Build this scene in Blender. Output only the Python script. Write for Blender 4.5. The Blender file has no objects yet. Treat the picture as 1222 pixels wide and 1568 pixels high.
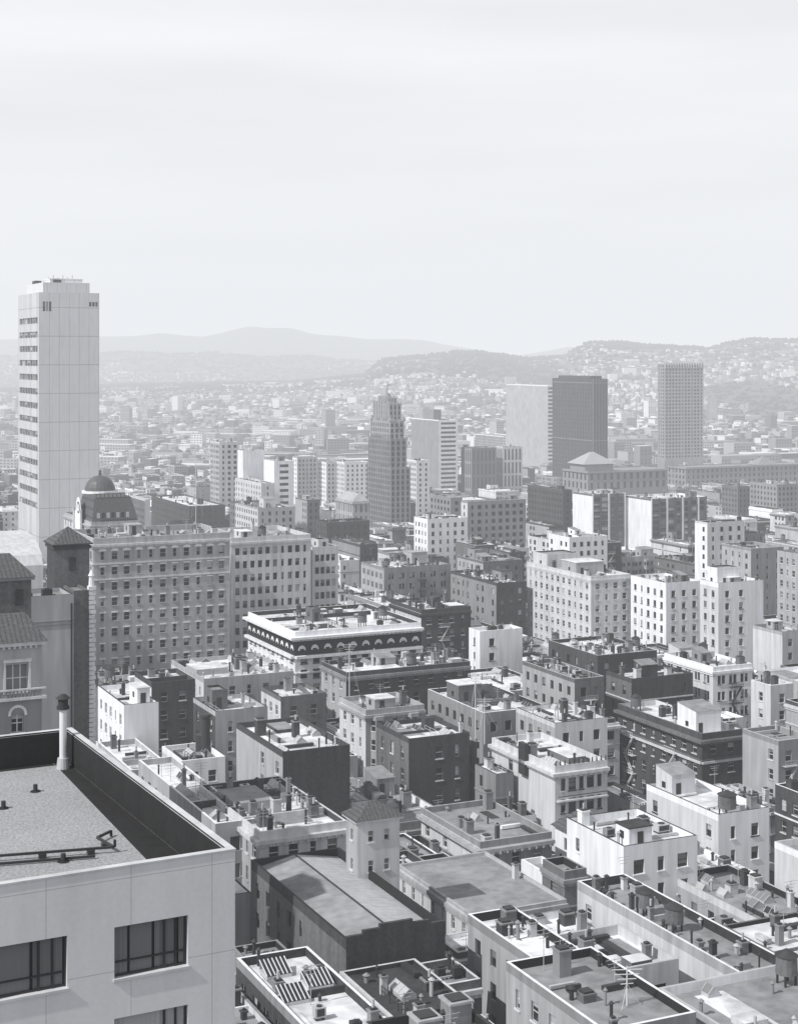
import bpy, math, random, time
from mathutils import noise, Vector
T0=time.time()
scn=bpy.context.scene
H=130.0; F=2450.0; CX=611.0; HY=545.0          # eye height (m), lens calibration
ROT=math.radians(25); CR,SR=math.cos(ROT),math.sin(ROT)
scn.view_settings.view_transform='Standard'
try: scn.view_settings.look='None'
except Exception: pass
scn.view_settings.exposure=0; scn.view_settings.gamma=1

# ------------------------------------------------------------ materials
MATS=[]; M={}
def nd(nt,t,**k):
    n=nt.nodes.new(t)
    for a,b in k.items(): setattr(n,a,b)
    return n
def mat(name,val,rough=.85,var=.22,streak=.18,fine=0.0,fscale=3.0,spec=.25,joints=None,bump=0.0,patch=0.0):
    m=bpy.data.materials.new(name); m.use_nodes=True; nt=m.node_tree; nt.nodes.clear()
    out=nd(nt,'ShaderNodeOutputMaterial'); p=nd(nt,'ShaderNodeBsdfPrincipled')
    nt.links.new(p.outputs[0],out.inputs[0])
    p.inputs['Roughness'].default_value=rough
    p.inputs['Specular IOR Level'].default_value=spec
    geo=nd(nt,'ShaderNodeNewGeometry')
    def noi(scale,vec,det=3):
        mp=nd(nt,'ShaderNodeVectorMath',operation='MULTIPLY'); mp.inputs[1].default_value=vec
        nt.links.new(geo.outputs['Position'],mp.inputs[0])
        n=nd(nt,'ShaderNodeTexNoise'); n.inputs['Scale'].default_value=scale; n.inputs['Detail'].default_value=det
        nt.links.new(mp.outputs[0],n.inputs['Vector']); return n.outputs[0]
    def mth(op,a,b,clamp=False):
        n=nd(nt,'ShaderNodeMath',operation=op); n.use_clamp=clamp
        for i,x in enumerate((a,b)):
            if x is None: continue
            if isinstance(x,(int,float)): n.inputs[i].default_value=x
            else: nt.links.new(x,n.inputs[i])
        return n.outputs[0]
    f=mth('ADD',mth('MULTIPLY',mth('SUBTRACT',noi(.12,(1,1,1)),.5),var*2.2),1.0)
    if streak: f=mth('ADD',f,mth('MULTIPLY',mth('SUBTRACT',noi(1.0,(1.1,1.1,.12),4),.5),streak*2.6))
    if fine: f=mth('ADD',f,mth('MULTIPLY',mth('SUBTRACT',noi(fscale,(1,1,1),2),.5),fine*2.2))
    if patch:
        vo=nd(nt,'ShaderNodeTexVoronoi'); vo.inputs['Scale'].default_value=.28; nt.links.new(geo.outputs['Position'],vo.inputs['Vector'])
        sp0=nd(nt,'ShaderNodeSeparateColor'); nt.links.new(vo.outputs['Color'],sp0.inputs[0])
        f=mth('ADD',f,mth('MULTIPLY',mth('SUBTRACT',sp0.outputs[0],.6),patch))
    if joints:
        tc=nd(nt,'ShaderNodeTexCoord'); sp=nd(nt,'ShaderNodeSeparateXYZ'); nt.links.new(tc.outputs['Object'],sp.inputs[0])
        for ax,(per,off,wd) in joints.items():
            fr=mth('FRACT',mth('DIVIDE',mth('ADD',sp.outputs[ax],off),per),None)
            lt=mth('LESS_THAN',fr,wd/per)
            f=mth('MULTIPLY',f,mth('SUBTRACT',1.0,mth('MULTIPLY',lt,.32)))
    f=mth('MULTIPLY',mth('MAXIMUM',f,.15),val,True)
    cb=nd(nt,'ShaderNodeCombineColor')
    nt.links.new(mth('MULTIPLY',f,.975),cb.inputs[0]); nt.links.new(mth('MULTIPLY',f,.99),cb.inputs[1]); nt.links.new(mth('MULTIPLY',f,1.025),cb.inputs[2])
    nt.links.new(cb.outputs[0],p.inputs['Base Color'])
    if bump:
        b=nd(nt,'ShaderNodeBump'); b.inputs['Strength'].default_value=bump; b.inputs['Distance'].default_value=.05
        nt.links.new(noi(fscale,(1,1,1),2),b.inputs['Height']); nt.links.new(b.outputs[0],p.inputs['Normal'])
    M[name]=len(MATS); MATS.append(m); return m
mat('white_stucco',.77,var=.10,streak=.24)
mat('cream_stucco',.56,var=.16,streak=.30)
mat('grey_plaster',.37,var=.2,streak=.34)
mat('concrete',.24,var=.22,streak=.32)
mat('brick_dark',.06,var=.3,streak=.35,fine=.4,fscale=2.5)
mat('brick_mid',.135,var=.28,streak=.34,fine=.35,fscale=2.5)
mat('roof_white',.68,var=.4,streak=.0,fine=.45,fscale=.6,patch=.3)
mat('roof_grey',.26,var=.35,streak=0,fine=.4,fscale=.8,patch=.16)
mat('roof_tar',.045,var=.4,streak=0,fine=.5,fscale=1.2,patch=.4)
mat('matte_black',.02,var=.3,streak=.2,fine=.3)
mat('glass',.025,rough=.12,var=.3,streak=0,spec=.5)
mat('curtain',.42,var=.2,streak=.2)
mat('drape',.19,var=.1,streak=.1)
mat('frame_white',.65,var=.05,streak=.05)
mat('metal_dark',.04,rough=.6,var=.1,streak=.1)
mat('metal_light',.45,rough=.5,var=.1,streak=.2)
mat('tile_roof',.10,var=.15,streak=0,fine=.6,fscale=4,joints={0:(.45,0,.14)})
mat('panel_wall',.70,var=.06,streak=.12,fine=.06,fscale=6,joints={0:(3.02,.9,.03),2:(3.2,.35,.03)})
mat('gravel_roof',.33,var=.16,streak=0,fine=.6,fscale=9,bump=.3,patch=.05)
mat('hall_roof',.42,var=.25,streak=0,fine=.25,fscale=1.2,joints={1:(1.0,0,.05)})
mat('tower_panel',.66,var=.06,streak=.10,joints={0:(4.4,0,.2),2:(12.6,0,.35)})
mat('asphalt',.05,var=.2,streak=0,fine=.2)
mat('pavement',.30,var=.15,streak=0,fine=.2)
mat('road_paint',.7,var=.1,streak=0)
mat('foliage',.04,var=.3,streak=0,fine=.5,fscale=.4)
mat('hillside',.09,var=.5,streak=0,fine=.5,fscale=.02)
mat('far_light',.70,var=.05,streak=0)
mat('far_mid',.36,var=.1,streak=0)
mat('far_grey',.23,var=.1,streak=0)
mat('far_dark',.10,var=.1,streak=0)
mat('dome_copper',.10,rough=.45,var=.15,streak=.3)
mat('ribbed_dark',.05,rough=.4,var=.1,streak=.1)

# ------------------------------------------------------------ mesh builder
class MB:
    def __init__(s): s.v=[]; s.f=[]; s.m=[]; s.xf=None
    def P(s,p):
        if s.xf:
            x,y,c,sn=s.xf; return (x+p[0]*c-p[1]*sn, y+p[0]*sn+p[1]*c, p[2])
        return p
    def poly(s,pts,m):
        n=len(s.v); s.v.extend(s.P(p) for p in pts); s.f.append(tuple(range(n,n+len(pts)))); s.m.append(M[m] if isinstance(m,str) else m)
    def box(s,x0,y0,z0,x1,y1,z1,m,top=None,bottom=False):
        a=[(x0,y0,z0),(x1,y0,z0),(x1,y1,z0),(x0,y1,z0),(x0,y0,z1),(x1,y0,z1),(x1,y1,z1),(x0,y1,z1)]
        n=len(s.v); s.v.extend(s.P(p) for p in a); k=M[m]; t=M[top] if top else k
        for q,mm in (((0,1,5,4),k),((1,2,6,5),k),((2,3,7,6),k),((3,0,4,7),k),((4,5,6,7),t)):
            s.f.append(tuple(n+i for i in q)); s.m.append(mm)
        if bottom: s.f.append((n+3,n+2,n+1,n)); s.m.append(k)
    def cyl(s,cx,cy,z0,z1,r0,r1,m,n=10,cap=True):
        a=[(cx+r0*math.cos(2*math.pi*i/n),cy+r0*math.sin(2*math.pi*i/n),z0) for i in range(n)]
        b=[(cx+r1*math.cos(2*math.pi*i/n),cy+r1*math.sin(2*math.pi*i/n),z1) for i in range(n)]
        for i in range(n):
            j=(i+1)%n; s.poly([a[i],a[j],b[j],b[i]],m)
        if cap and r1>.01: s.poly(b,m)
    def beam(s,p,q,r,m):
        p=Vector(p); q=Vector(q); d=(q-p).normalized(); u=d.cross(Vector((0,0,1)))
        if u.length<.01: u=Vector((1,0,0))
        u.normalize(); w=d.cross(u); o=[u*r+w*r,u*-r+w*r,u*-r-w*r,u*r-w*r]
        A=[tuple(p+k) for k in o]; B=[tuple(q+k) for k in o]
        for i in range(4): s.poly([A[i],A[(i+1)%4],B[(i+1)%4],B[i]],m)
        s.poly(A,m); s.poly(B,m)
    def pyramid(s,x0,y0,x1,y1,z0,z1,m,tx=0.0,ty=0.0):
        cx,cy=(x0+x1)/2,(y0+y1)/2
        a=[(x0,y0,z0),(x1,y0,z0),(x1,y1,z0),(x0,y1,z0)]; b=[(cx-tx,cy-ty,z1),(cx+tx,cy-ty,z1),(cx+tx,cy+ty,z1),(cx-tx,cy+ty,z1)]
        for i in range(4): s.poly([a[i],a[(i+1)%4],b[(i+1)%4],b[i]],m)
        if tx>0 and ty>0: s.poly(b,m)
    def ring(s,x0,y0,x1,y1,t,z0,z1,mo,mi,mt):
        o=[(x0,y0),(x1,y0),(x1,y1),(x0,y1)]; i_=[(x0+t,y0+t),(x1-t,y0+t),(x1-t,y1-t),(x0+t,y1-t)]
        for k in range(4):
            j=(k+1)%4
            s.poly([(*o[k],z0),(*o[j],z0),(*o[j],z1),(*o[k],z1)],mo)
            s.poly([(*i_[k],z0),(*i_[j],z0),(*i_[j],z1),(*i_[k],z1)],mi)
            s.poly([(*o[k],z1),(*o[j],z1),(*i_[j],z1),(*i_[k],z1)],mt)
    def obj(s,name,loc=(0,0,0),rot=0.0):
        me=bpy.data.meshes.new(name); me.from_pydata(s.v,[],s.f)
        used=sorted(set(s.m)); mp={k:i for i,k in enumerate(used)}
        for k in used: me.materials.append(MATS[k])
        me.polygons.foreach_set('material_index',[mp[k] for k in s.m]); me.update()
        o=bpy.data.objects.new(name,me); o.location=loc; o.rotation_euler=(0,0,rot)
        scn.collection.objects.link(o); return o

def pt(fr,s,z,o=0.0):
    ox,oy,ux,uy=fr; return (ox+ux*s+uy*o, oy+uy*s-ux*o, z)
def wbox(mb,fr,s0,s1,za,zb,o0,o1,m):
    p=[pt(fr,s,z,o) for o in (o0,o1) for (s,z) in ((s0,za),(s1,za),(s1,zb),(s0,zb))]
    for q in ((4,5,6,7),(0,1,5,4),(1,2,6,5),(2,3,7,6),(3,0,4,7)): mb.poly([p[i] for i in q],m)
def opening(mb,fr,s0,s1,za,zb,rec,det,rng,wm,frm='frame_white',bars=(1,1)):
    g='glass'
    if det==0:
        mb.poly([pt(fr,s0,za,.03),pt(fr,s1,za,.03),pt(fr,s1,zb,.03),pt(fr,s0,zb,.03)],g); return
    for a,b in (((s0,za),(s1,za)),((s1,za),(s1,zb)),((s1,zb),(s0,zb)),((s0,zb),(s0,za))):
        mb.poly([pt(fr,*a),pt(fr,*b),pt(fr,*b,-rec),pt(fr,*a,-rec)],wm)
    mb.poly([pt(fr,s0,za,-rec),pt(fr,s1,za,-rec),pt(fr,s1,zb,-rec),pt(fr,s0,zb,-rec)],g)
    if rng.random()<.5:
        zc=zb-(zb-za)*rng.choice((.3,.5,.5,.8,1.0))+.02
        mb.poly([pt(fr,s0,zc,-rec+.012),pt(fr,s1,zc,-rec+.012),pt(fr,s1,zb-.01,-rec+.012),pt(fr,s0,zb-.01,-rec+.012)],rng.choice(('curtain','drape','drape')))
    if det>=2:
        t=.05; o=-rec+.05
        nv,nh=bars
        for i in range(nh+2):
            z=za+(zb-za)*i/(nh+1); a=max(za,z-t); b=min(zb,z+t)
            mb.poly([pt(fr,s0,a,o),pt(fr,s1,a,o),pt(fr,s1,b,o),pt(fr,s0,b,o)],frm)
        for i in range(nv+2):
            if 0<i<nv+1 and nv==0: continue
            s=s0+(s1-s0)*i/(nv+1); a=max(s0,s-t); b=min(s1,s+t)
            mb.poly([pt(fr,a,za,o+.004),pt(fr,b,za,o+.004),pt(fr,b,zb,o+.004),pt(fr,a,zb,o+.004)],frm)
        wbox(mb,fr,s0-.12,s1+.12,za-.16,za-.003,-.02,.12,wm if rng.random()<.5 else frm)
def wall_ops(mb,fr,L,z0,z1,ops,wm,rec=.3,det=2,rng=random,frm='frame_white',bars=(1,1)):
    ss=sorted(set([0,L]+[o[0] for o in ops]+[o[1] for o in ops])); zs=sorted(set([z0,z1]+[o[2] for o in ops]+[o[3] for o in ops]))
    for i in range(len(ss)-1):
        for j in range(len(zs)-1):
            cs,cz=(ss[i]+ss[i+1])/2,(zs[j]+zs[j+1])/2
            if any(o[0]<cs<o[1] and o[2]<cz<o[3] for o in ops): continue
            mb.poly([pt(fr,ss[i],zs[j]),pt(fr,ss[i+1],zs[j]),pt(fr,ss[i+1],zs[j+1]),pt(fr,ss[i],zs[j+1])],wm)
    for o in ops: opening(mb,fr,*o,rec,det,rng,wm,frm,bars)
def wall(mb,fr,L,z0,z1,wm,rng,fh=3.2,cw=3.0,ww=1.2,wh=1.6,det=1,skip=0.0,maxrows=9,cols=None,margin=.6,top=.3,frm='frame_white',bars=(0,1),rec=.25,pairs=False,bays=False):
    def q(s0,s1,a,b):
        if b-a>.001 and s1-s0>.001: mb.poly([pt(fr,s0,a),pt(fr,s1,a),pt(fr,s1,b),pt(fr,s0,b)],wm)
    if cols is None: cols=max(0,int((L-2*margin)/cw+.3))
    rows=min(maxrows,int((z1-top-z0)/fh))
    if cols<1 or rows<1: q(0,L,z0,z1); return
    sp=(L-2*margin)/cols; ww=min(ww,sp*.8)
    colskip=[rng.random()<skip for _ in range(cols)]
    small=[rng.random()<.2 for _ in range(cols)]
    baycol=[bays and cols>1 and (c%2==(0 if cols%2 else 1)) for c in range(cols)]
    if det==0: q(0,L,z0,z1)
    zt=z1-top
    if det: q(0,L,zt,z1)
    for c in range(cols):
        if baycol[c]:
            m=margin+sp*(c+.5); hw=min(1.25,sp*.42); pr=.85; zb_=zt-rows*fh+.3; ztp=zt-.05
            a0,a1,b0,b1=pt(fr,m-hw,0),pt(fr,m-hw*.55,0,pr),pt(fr,m+hw*.55,0,pr),pt(fr,m+hw,0)
            for (p,r_) in ((a0,a1),(a1,b0),(b0,b1)): mb.poly([(p[0],p[1],zb_),(r_[0],r_[1],zb_),(r_[0],r_[1],ztp),(p[0],p[1],ztp)],wm)
            mb.poly([(p[0],p[1],ztp) for p in (a0,a1,b0,b1)],wm); mb.poly([(p[0],p[1],zb_) for p in (a0,a1,b0,b1)],wm)
            for r in range(rows):
                wa=zt-(r+1)*fh+.8; wb=wa+wh
                for (p,r_) in ((a0,a1),(a1,b0),(b0,b1)):
                    dx,dy=r_[0]-p[0],r_[1]-p[1]; l=math.hypot(dx,dy); ux,uy=dx/l,dy/l; f2=(p[0],p[1],ux,uy)
                    mb.poly([pt(f2,l*.15,wa,.02),pt(f2,l*.85,wa,.02),pt(f2,l*.85,wb,.02),pt(f2,l*.15,wb,.02)],'glass')
                    wbox(mb,f2,l*.1,l*.9,(wa+wb)/2-.05,(wa+wb)/2+.05,.021,.06,frm)
                    wbox(mb,f2,0.02,l-.02,wa-.2,wa-.08,.0,.08,frm if frm!='metal_dark' else wm)
    for r in range(rows):
        b=zt-(r+1)*fh; t=zt-r*fh
        wa=b+(fh-wh)*.55; wb=wa+wh
        if det: q(0,L,b,wa); q(0,L,wb,t)
        s=0
        for c in range(cols):
            if colskip[c] or baycol[c]: continue
            m=margin+sp*(c+.5); w_=ww*(.6 if small[c] else 1)
            spans=[(m-w_/2,m+w_/2)] if not pairs else [(m-ww*.55-.05,m-.12),(m+.12,m+ww*.55+.05)]
            for a,e in spans:
                if det: q(s,a,wa,wb)
                opening(mb,fr,a,e,wa,wb,rec,det,rng,wm,frm,bars); s=e
        if det: q(s,L,wa,wb)
    if det: q(0,L,z0,zt-rows*fh)

def fire_escape(mb,fr,s,zt,zb,fh,m,w=2.6):
    z=zt; k=0
    while z>zb:
        wbox(mb,fr,s,s+w,z,z+.08,.02,1.0,m)
        for zz in (z+.5,z+.95):
            wbox(mb,fr,s,s+w,zz,zz+.06,.95,1.0,m)
        for i in range(6):
            a=s+(w-.05)*i/5; wbox(mb,fr,a,a+.05,z+.08,z+.95,.96,.99,m)
        a,b=(s+.3,s+w-.3) if k%2 else (s+w-.3,s+.3)
        for o in (.55,.85): mb.beam(pt(fr,a,z,o),pt(fr,b,z-fh,o),.07,m)
        z-=fh; k+=1

# ------------------------------------------------------------ rooftop equipment
def penthouse(mb,x,y,z,w,d,h,wm,rng):
    mb.box(x,y,z,x+w,y+d,z+h,wm); k=rng.random()
    if k<.4: mb.box(x-.12,y-.12,z+h,x+w+.12,y+d+.12,z+h+.14,rng.choice(('roof_white',wm,'roof_tar')),bottom=True)
    elif k<.7: mb.ring(x-.01,y-.01,x+w+.01,y+d+.01,.2,z+h-.02,z+h+.4,wm,'roof_tar',wm); mb.poly([(x+.19,y+.19,z+h+.01),(x+w-.19,y+.19,z+h+.01),(x+w-.19,y+d-.19,z+h+.01),(x+.19,y+d-.19,z+h+.01)],'roof_grey')
    else:
        a=.7; mb.poly([(x-.1,y-.1,z+h+.01),(x+w+.1,y-.1,z+h+.01),(x+w+.1,y+d+.1,z+h+a),(x-.1,y+d+.1,z+h+a)],'roof_grey')
        for xx in (x,x+w): mb.poly([(xx,y,z+h),(xx,y+d,z+h),(xx,y+d,z+h+a)],wm)
        mb.poly([(x,y+d,z+h),(x+w,y+d,z+h),(x+w,y+d,z+h+a),(x,y+d,z+h+a)],wm)
    a=x+w*rng.uniform(.1,.5); mb.box(a,y-.03,z+.1,a+.85,y-.001,z+2.0,'metal_dark')
    if d>2.5: mb.box(x-.03,y+d*.4,z+1,x-.001,y+d*.4+.9,z+1.9,'glass')
def chimney(mb,x,y,z,s,h,m,rng):
    mb.box(x,y,z,x+s,y+s,z+h,m); mb.box(x-.08,y-.08,z+h,x+s+.08,y+s+.08,z+h+.15,rng.choice(('concrete',m)),bottom=True)
    mb.box(x+.12,y+.12,z+h+.15,x+s-.12,y+s-.12,z+h+.15+.18,'metal_dark')
    if rng.random()<.4: mb.cyl(x+s/2,y+s/2,z+h+.33,z+h+1.0,.14,.14,'metal_light',6)
def vent(mb,x,y,z,r,h,m):
    mb.cyl(x,y,z,z+h,r,r,m,7); mb.cyl(x,y,z+h+.06,z+h+.28,r*1.8,r*.4,m,7)
def skylight(mb,x,y,z,w,l,rng):
    mb.box(x,y,z,x+w,y+l,z+.35,'metal_light'); zz=z+.355; g=rng.choice(('glass','curtain','drape','metal_light'))
    mb.poly([(x,y,zz),(x,y+l,zz),(x+w/2,y+l,zz+.6),(x+w/2,y,zz+.6)],g); mb.poly([(x+w,y,zz),(x+w,y+l,zz),(x+w/2,y+l,zz+.6),(x+w/2,y,zz+.6)],'curtain')
    mb.poly([(x,y,zz),(x+w,y,zz),(x+w/2,y,zz+.6)],'metal_light')
    n=int(l/.8)
    for i in range(n+1):
        yy=y+l*i/max(1,n); mb.beam((x,yy,zz+.02),(x+w/2,yy,zz+.63),.035,'metal_light')
def hvac(mb,x,y,z,s,rng):
    m=rng.choice(('metal_light','concrete','metal_dark'))
    mb.box(x,y,z+.25,x+s,y+s*.8,z+1.1,m,bottom=True); mb.box(x+.1,y+.1,z,x+.25,y+s*.8-.1,z+.25,'metal_dark'); mb.box(x+s-.25,y+.1,z,x+s-.1,y+s*.8-.1,z+.25,'metal_dark')
    mb.cyl(x+s/2,y+s*.4,z+1.1,z+1.2,s*.25,s*.25,'metal_dark',10); mb.box(x+.15,y-.02,z+.4,x+s-.15,y-.001,z+1.0,'metal_dark')
def tank(mb,x,y,z,r,h):
    for a in (45,135,225,315):
        c,s=math.cos(math.radians(a))*r*.8,math.sin(math.radians(a))*r*.8; mb.box(x+c-.08,y+s-.08,z,x+c+.08,y+s+.08,z+1.0,'metal_dark')
    mb.cyl(x,y,z+1,z+1+h,r,r*.95,'brick_mid',14); mb.cyl(x,y,z+1+h,z+1.6+h,r*1.08,.05,'roof_tar',14,False)
def antenna(mb,x,y,z,h,rng):
    mb.cyl(x,y,z,z+h,.04,.03,'metal_light',5)
    for k in range(3):
        l=.9-k*.2; zz=z+h-.15-k*.35; mb.beam((x-l,y,zz),(x+l,y,zz),.02,'metal_light')
def railing(mb,x0,y0,x1,y1,z,m):
    n=max(2,int(math.hypot(x1-x0,y1-y0)/1.4))
    for i in range(n+1):
        x=x0+(x1-x0)*i/n; y=y0+(y1-y0)*i/n; mb.box(x-.03,y-.03,z,x+.03,y+.03,z+.98,m)
    for h in (.55,1.0): mb.beam((x0,y0,z+h),(x1,y1,z+h),.025,m)
def clutter(mb,x0,y0,x1,y1,z,rng,wm,dens=1.0,lv=1,pent=.5):
    W,D=x1-x0,y1-y0
    if W<2.2 or D<2.2: return
    used=[]
    def place(w,d,tries=8):
        if w>W-.4 or d>D-.4: return None
        for _ in range(tries):
            x=rng.uniform(x0+.1,x1-w-.1); y=rng.uniform(y0+.1,y1-d-.1)
            if all(x+w+.2<a or x>c+.2 or y+d+.2<b or y>e+.2 for a,b,c,e in used):
                used.append((x,y,x+w,y+d)); return x,y
        return None
    area=W*D; wt=rng.choice((wm,wm,wm,'grey_plaster','cream_stucco','brick_mid','concrete'))
    for i in range(rng.choice((0,1,2,3)) if lv else 0):
        w,d=rng.uniform(1,W*.5),rng.uniform(1,D*.5); x=rng.uniform(x0,x1-w); y=rng.uniform(y0,y1-d); q=z+.004*(i+1)
        mb.poly([(x,y,q),(x+w,y,q),(x+w,y+d,q),(x,y+d,q)],rng.choice(('roof_tar','roof_grey','roof_white','roof_grey')))
    if area>60 and rng.random()<pent:
        w,d,h=rng.uniform(1.8,min(4.2,W*.5)),rng.uniform(2.2,min(5.0,D*.4)),rng.uniform(1.9,3.0); p=place(w,d)
        if p: penthouse(mb,*p,z,w,d,h,wt,rng)
    if area>230 and rng.random()<pent:
        w,d,h=rng.uniform(4,W*.4),rng.uniform(4,D*.35),rng.uniform(2.0,4); p=place(w,d)
        if p: penthouse(mb,*p,z,w,d,h,wt,rng)
    if area>70 and rng.random()<.55:
        yy=rng.uniform(y0+D*.25,y0+D*.75); mb.box(x0,yy,z,x1,yy+.25,z+rng.uniform(.3,.9),rng.choice((wm,'roof_tar','roof_white'))); used.append((x0,yy,x1,yy+.25))
    if area>150 and rng.random()<.4:
        w,d=W*rng.uniform(.3,.5),D*rng.uniform(.2,.35); p=place(w,d)
        if p: mb.box(*p,z,p[0]+w,p[1]+d,z+rng.uniform(.5,1.2),wt,top=rng.choice(('roof_tar','roof_white','roof_grey')))
    if lv and rng.random()<.35:
        yy=rng.uniform(y0+.4,y1-.4); xa,xb=x0+W*rng.uniform(.0,.3),x0+W*rng.uniform(.6,1); mb.beam((xa,yy,z+.25),(xb,yy,z+.25),.07,'metal_light'); 
        for i in range(4): mb.box(xa+(xb-xa)*(i+.5)/4-.06,yy-.1,z,xa+(xb-xa)*(i+.5)/4+.06,yy+.1,z+.18,'metal_dark')
    if lv and rng.random()<.25:
        xx=rng.uniform(x0+.4,x1-.4); railing(mb,xx,y0+.3,xx,y0+D*.5,z,rng.choice(('metal_dark','metal_light')))
    n=int(area*.065*dens*rng.uniform(.5,1.5))+1
    for _ in range(min(n,44)):
        r=rng.random()
        if r<.24:
            s=rng.uniform(.45,1.3); p=place(s,s)
            if p: chimney(mb,*p,z,s,rng.uniform(.6,2.3),rng.choice((wm,'brick_mid','brick_dark','cream_stucco','concrete')),rng)
        elif r<.58:
            p=place(.4,.4)
            if p: vent(mb,p[0]+.2,p[1]+.2,z,rng.uniform(.08,.22),rng.uniform(.4,1.7),rng.choice(('metal_light','metal_dark','metal_dark','concrete')))
        elif r<.68:
            w,l=rng.uniform(.8,1.8),rng.uniform(1.0,3.4); p=place(w,l)
            if p: skylight(mb,*p,z,w,l,rng)
        elif r<.72:
            s=rng.uniform(.8,1.8); p=place(s,s)
            if p: hvac(mb,*p,z,s,rng)
        elif r<.88:
            w,l=(rng.uniform(.25,.7),rng.uniform(1,5)); 
            if rng.random()<.5: w,l=l,w
            p=place(w,l)
            if p: mb.box(p[0],p[1],z+.15,p[0]+w,p[1]+l,z+.15+rng.uniform(.15,.5),rng.choice(('metal_light','metal_dark','metal_dark','roof_white')),bottom=True)
        elif r<.95:
            p=place(.3,.3)
            if p and lv: antenna(mb,*p,z,rng.uniform(1.5,4.0),rng)
        elif r<.965:
            p=place(2.4,2.4)
            if p and area>140: tank(mb,p[0]+1.2,p[1]+1.2,z,1.0,1.6)
        else:
            w=rng.uniform(1.0,2.6); p=place(w,w*.8)
            if p: mb.box(*p,z,p[0]+w,p[1]+w*.8,z+rng.uniform(.5,1.8),wt,top=rng.choice(('roof_tar','roof_white')))

def core(mb,w,d,zb,zt,rng,wm='cream_stucco',lm=None,rm='roof_grey',par=.8,fh=3.2,cw=3.0,ww=1.2,wh=1.7,det=1,front=0.0,left=0.0,cornice=0.0,cm=None,maxrows=9,clut=1.0,inner=None,frm='frame_white',cols=None,lcols=None,margin=.6,top=.3,bars=(0,1),pairs=False,band=0,pt_=.3,pent=.5,bays=False,lv=1,esc=None):
    lm=lm or wm; inner=inner or wm; cm=cm or wm; zr=zt-par
    k=dict(fh=fh,cw=cw,ww=ww,wh=wh,det=det,maxrows=maxrows,frm=frm,margin=margin,top=top,bars=bars,pairs=pairs)
    wall(mb,(0,0,1,0),w,zb,zr,wm,rng,skip=front,cols=cols,bays=bays,**k)
    wall(mb,(0,d,0,-1),d,zb,zr,lm,rng,skip=left,cols=lcols,**k)
    mb.poly([(w,0,zb),(w,d,zb),(w,d,zr),(w,0,zr)],lm); mb.poly([(0,d,zb),(w,d,zb),(w,d,zr),(0,d,zr)],wm)
    mb.ring(0,0,w,d,pt_,zr,zt,wm,inner,rng.choice(('white_stucco',inner,'roof_tar','metal_light')) if cornice==0 else cm)
    mb.poly([(pt_,pt_,zr),(w-pt_,pt_,zr),(w-pt_,d-pt_,zr),(pt_,d-pt_,zr)],rm)
    if cornice:
        c=cornice; mb.box(-c,-c,zr-.55,w+.05,d+.05,zr-.08,cm,bottom=True); mb.box(-c*.5,-c*.5,zr-.95,w+.03,d+.03,zr-.56,cm,bottom=True)
        if det==2 and w<40:
            n=int(w/.9)
            for i in range(n): mb.box(i*w/n+.2,-c*.85,zr-.85,i*w/n+.45,-c*.5-.001,zr-.56,cm,bottom=True)
    if band and det:
        for i in range(band):
            z=zr-top-fh*(1+i*3)-.1; mb.box(-.14,-.14,z,w+.02,d+.02,z+.22,cm,bottom=True)
    if esc: fire_escape(mb,(0,0,1,0),w*esc[0],zr-top-fh+.1,max(zb,zr-28),fh,esc[1],min(2.8,w*.4))
    if clut: clutter(mb,pt_,pt_,w-pt_,d-pt_,zr,rng,wm,clut,lv,pent)
    return zr

# ------------------------------------------------------------ terrain
GZ=[(-400,70),(70,68),(120,62),(165,58),(235,53),(320,48),(430,42),(600,32),(800,20),(1000,12),(1400,3),(2000,0),(60000,0)]
def interp(t,x):
    if x<=t[0][0]: return t[0][1]
    for (a,p),(b,q) in zip(t,t[1:]):
        if x<=b: return p+(q-p)*(x-a)/(b-a)
    return t[-1][1]
R1=[(0,20),(200,35),(450,45),(560,70),(590,118),(640,130),(700,143),(740,141),(800,120),(868,130),(882,152),(905,176),(950,175),(985,166),(1040,159),(1085,153),(1110,163),(1150,181),(1222,180),(1400,170)]
R1=[((p-611)*2.12,z) for p,z in R1]
# far mountain ridge, 9 km away
R2=[(-400,524),(0,520),(60,518),(110,522),(150,514),(200,513),(250,508),(285,512),(310,514),(345,506),(385,498),(410,501),(450,502),(480,512),(520,515),(560,519),(610,518),(650,520),(700,530),(760,541),(790,545),(870,531),(960,540),(1500,540)]
R2=[((p-611)*3.67,130+(545-y)*3.67) for p,y in R2]
R3=[(-400,125),(0,132),(60,142),(120,126),(190,146),(260,134),(330,150),(400,128),(470,134),(530,116),(590,105),(700,80),(1500,60)]
R3=[((p-611)*2.86,z) for p,z in R3]
def gz(X,Y):
    z=interp(GZ,Y)
    if Y>2000:
        n=noise.fractal(Vector((X/420,Y/420,3.3)),1.0,2.0,5); n2=noise.fractal(Vector((X/700,Y/2200,9.3)),.8,2.1,5)
        a=1 if Y>5200 else 0
        e1=math.exp(-((Y-5200)/(1350 if not a else 800))**2); e2=math.exp(-((Y-9000)/1000)**2); e3=math.exp(-((Y-7000)/800)**2)
        z+=max(interp(R1,X*5200/Y)*e1*(1+.05*n),interp(R2,X*9000/Y)*e2*(1+.045*n2),interp(R3,X*7000/Y)*e3*(1+.09*n2))
    return z
Ys=sorted(set([-400,-200,0,70,120,165,235,320,430,600,800,1000,1400,1700,2000]+list(range(2100,10000,90))+list(range(10000,14000,400))+[18000,25000,40000]))
Xs=[-40000,-20000,-9000]+list(range(-4500,4501,50))+[9000,20000,40000]
mb=MB(); nx=len(Xs)
for y in Ys:
    for x in Xs: mb.v.append((x,y,gz(x,y)))
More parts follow.
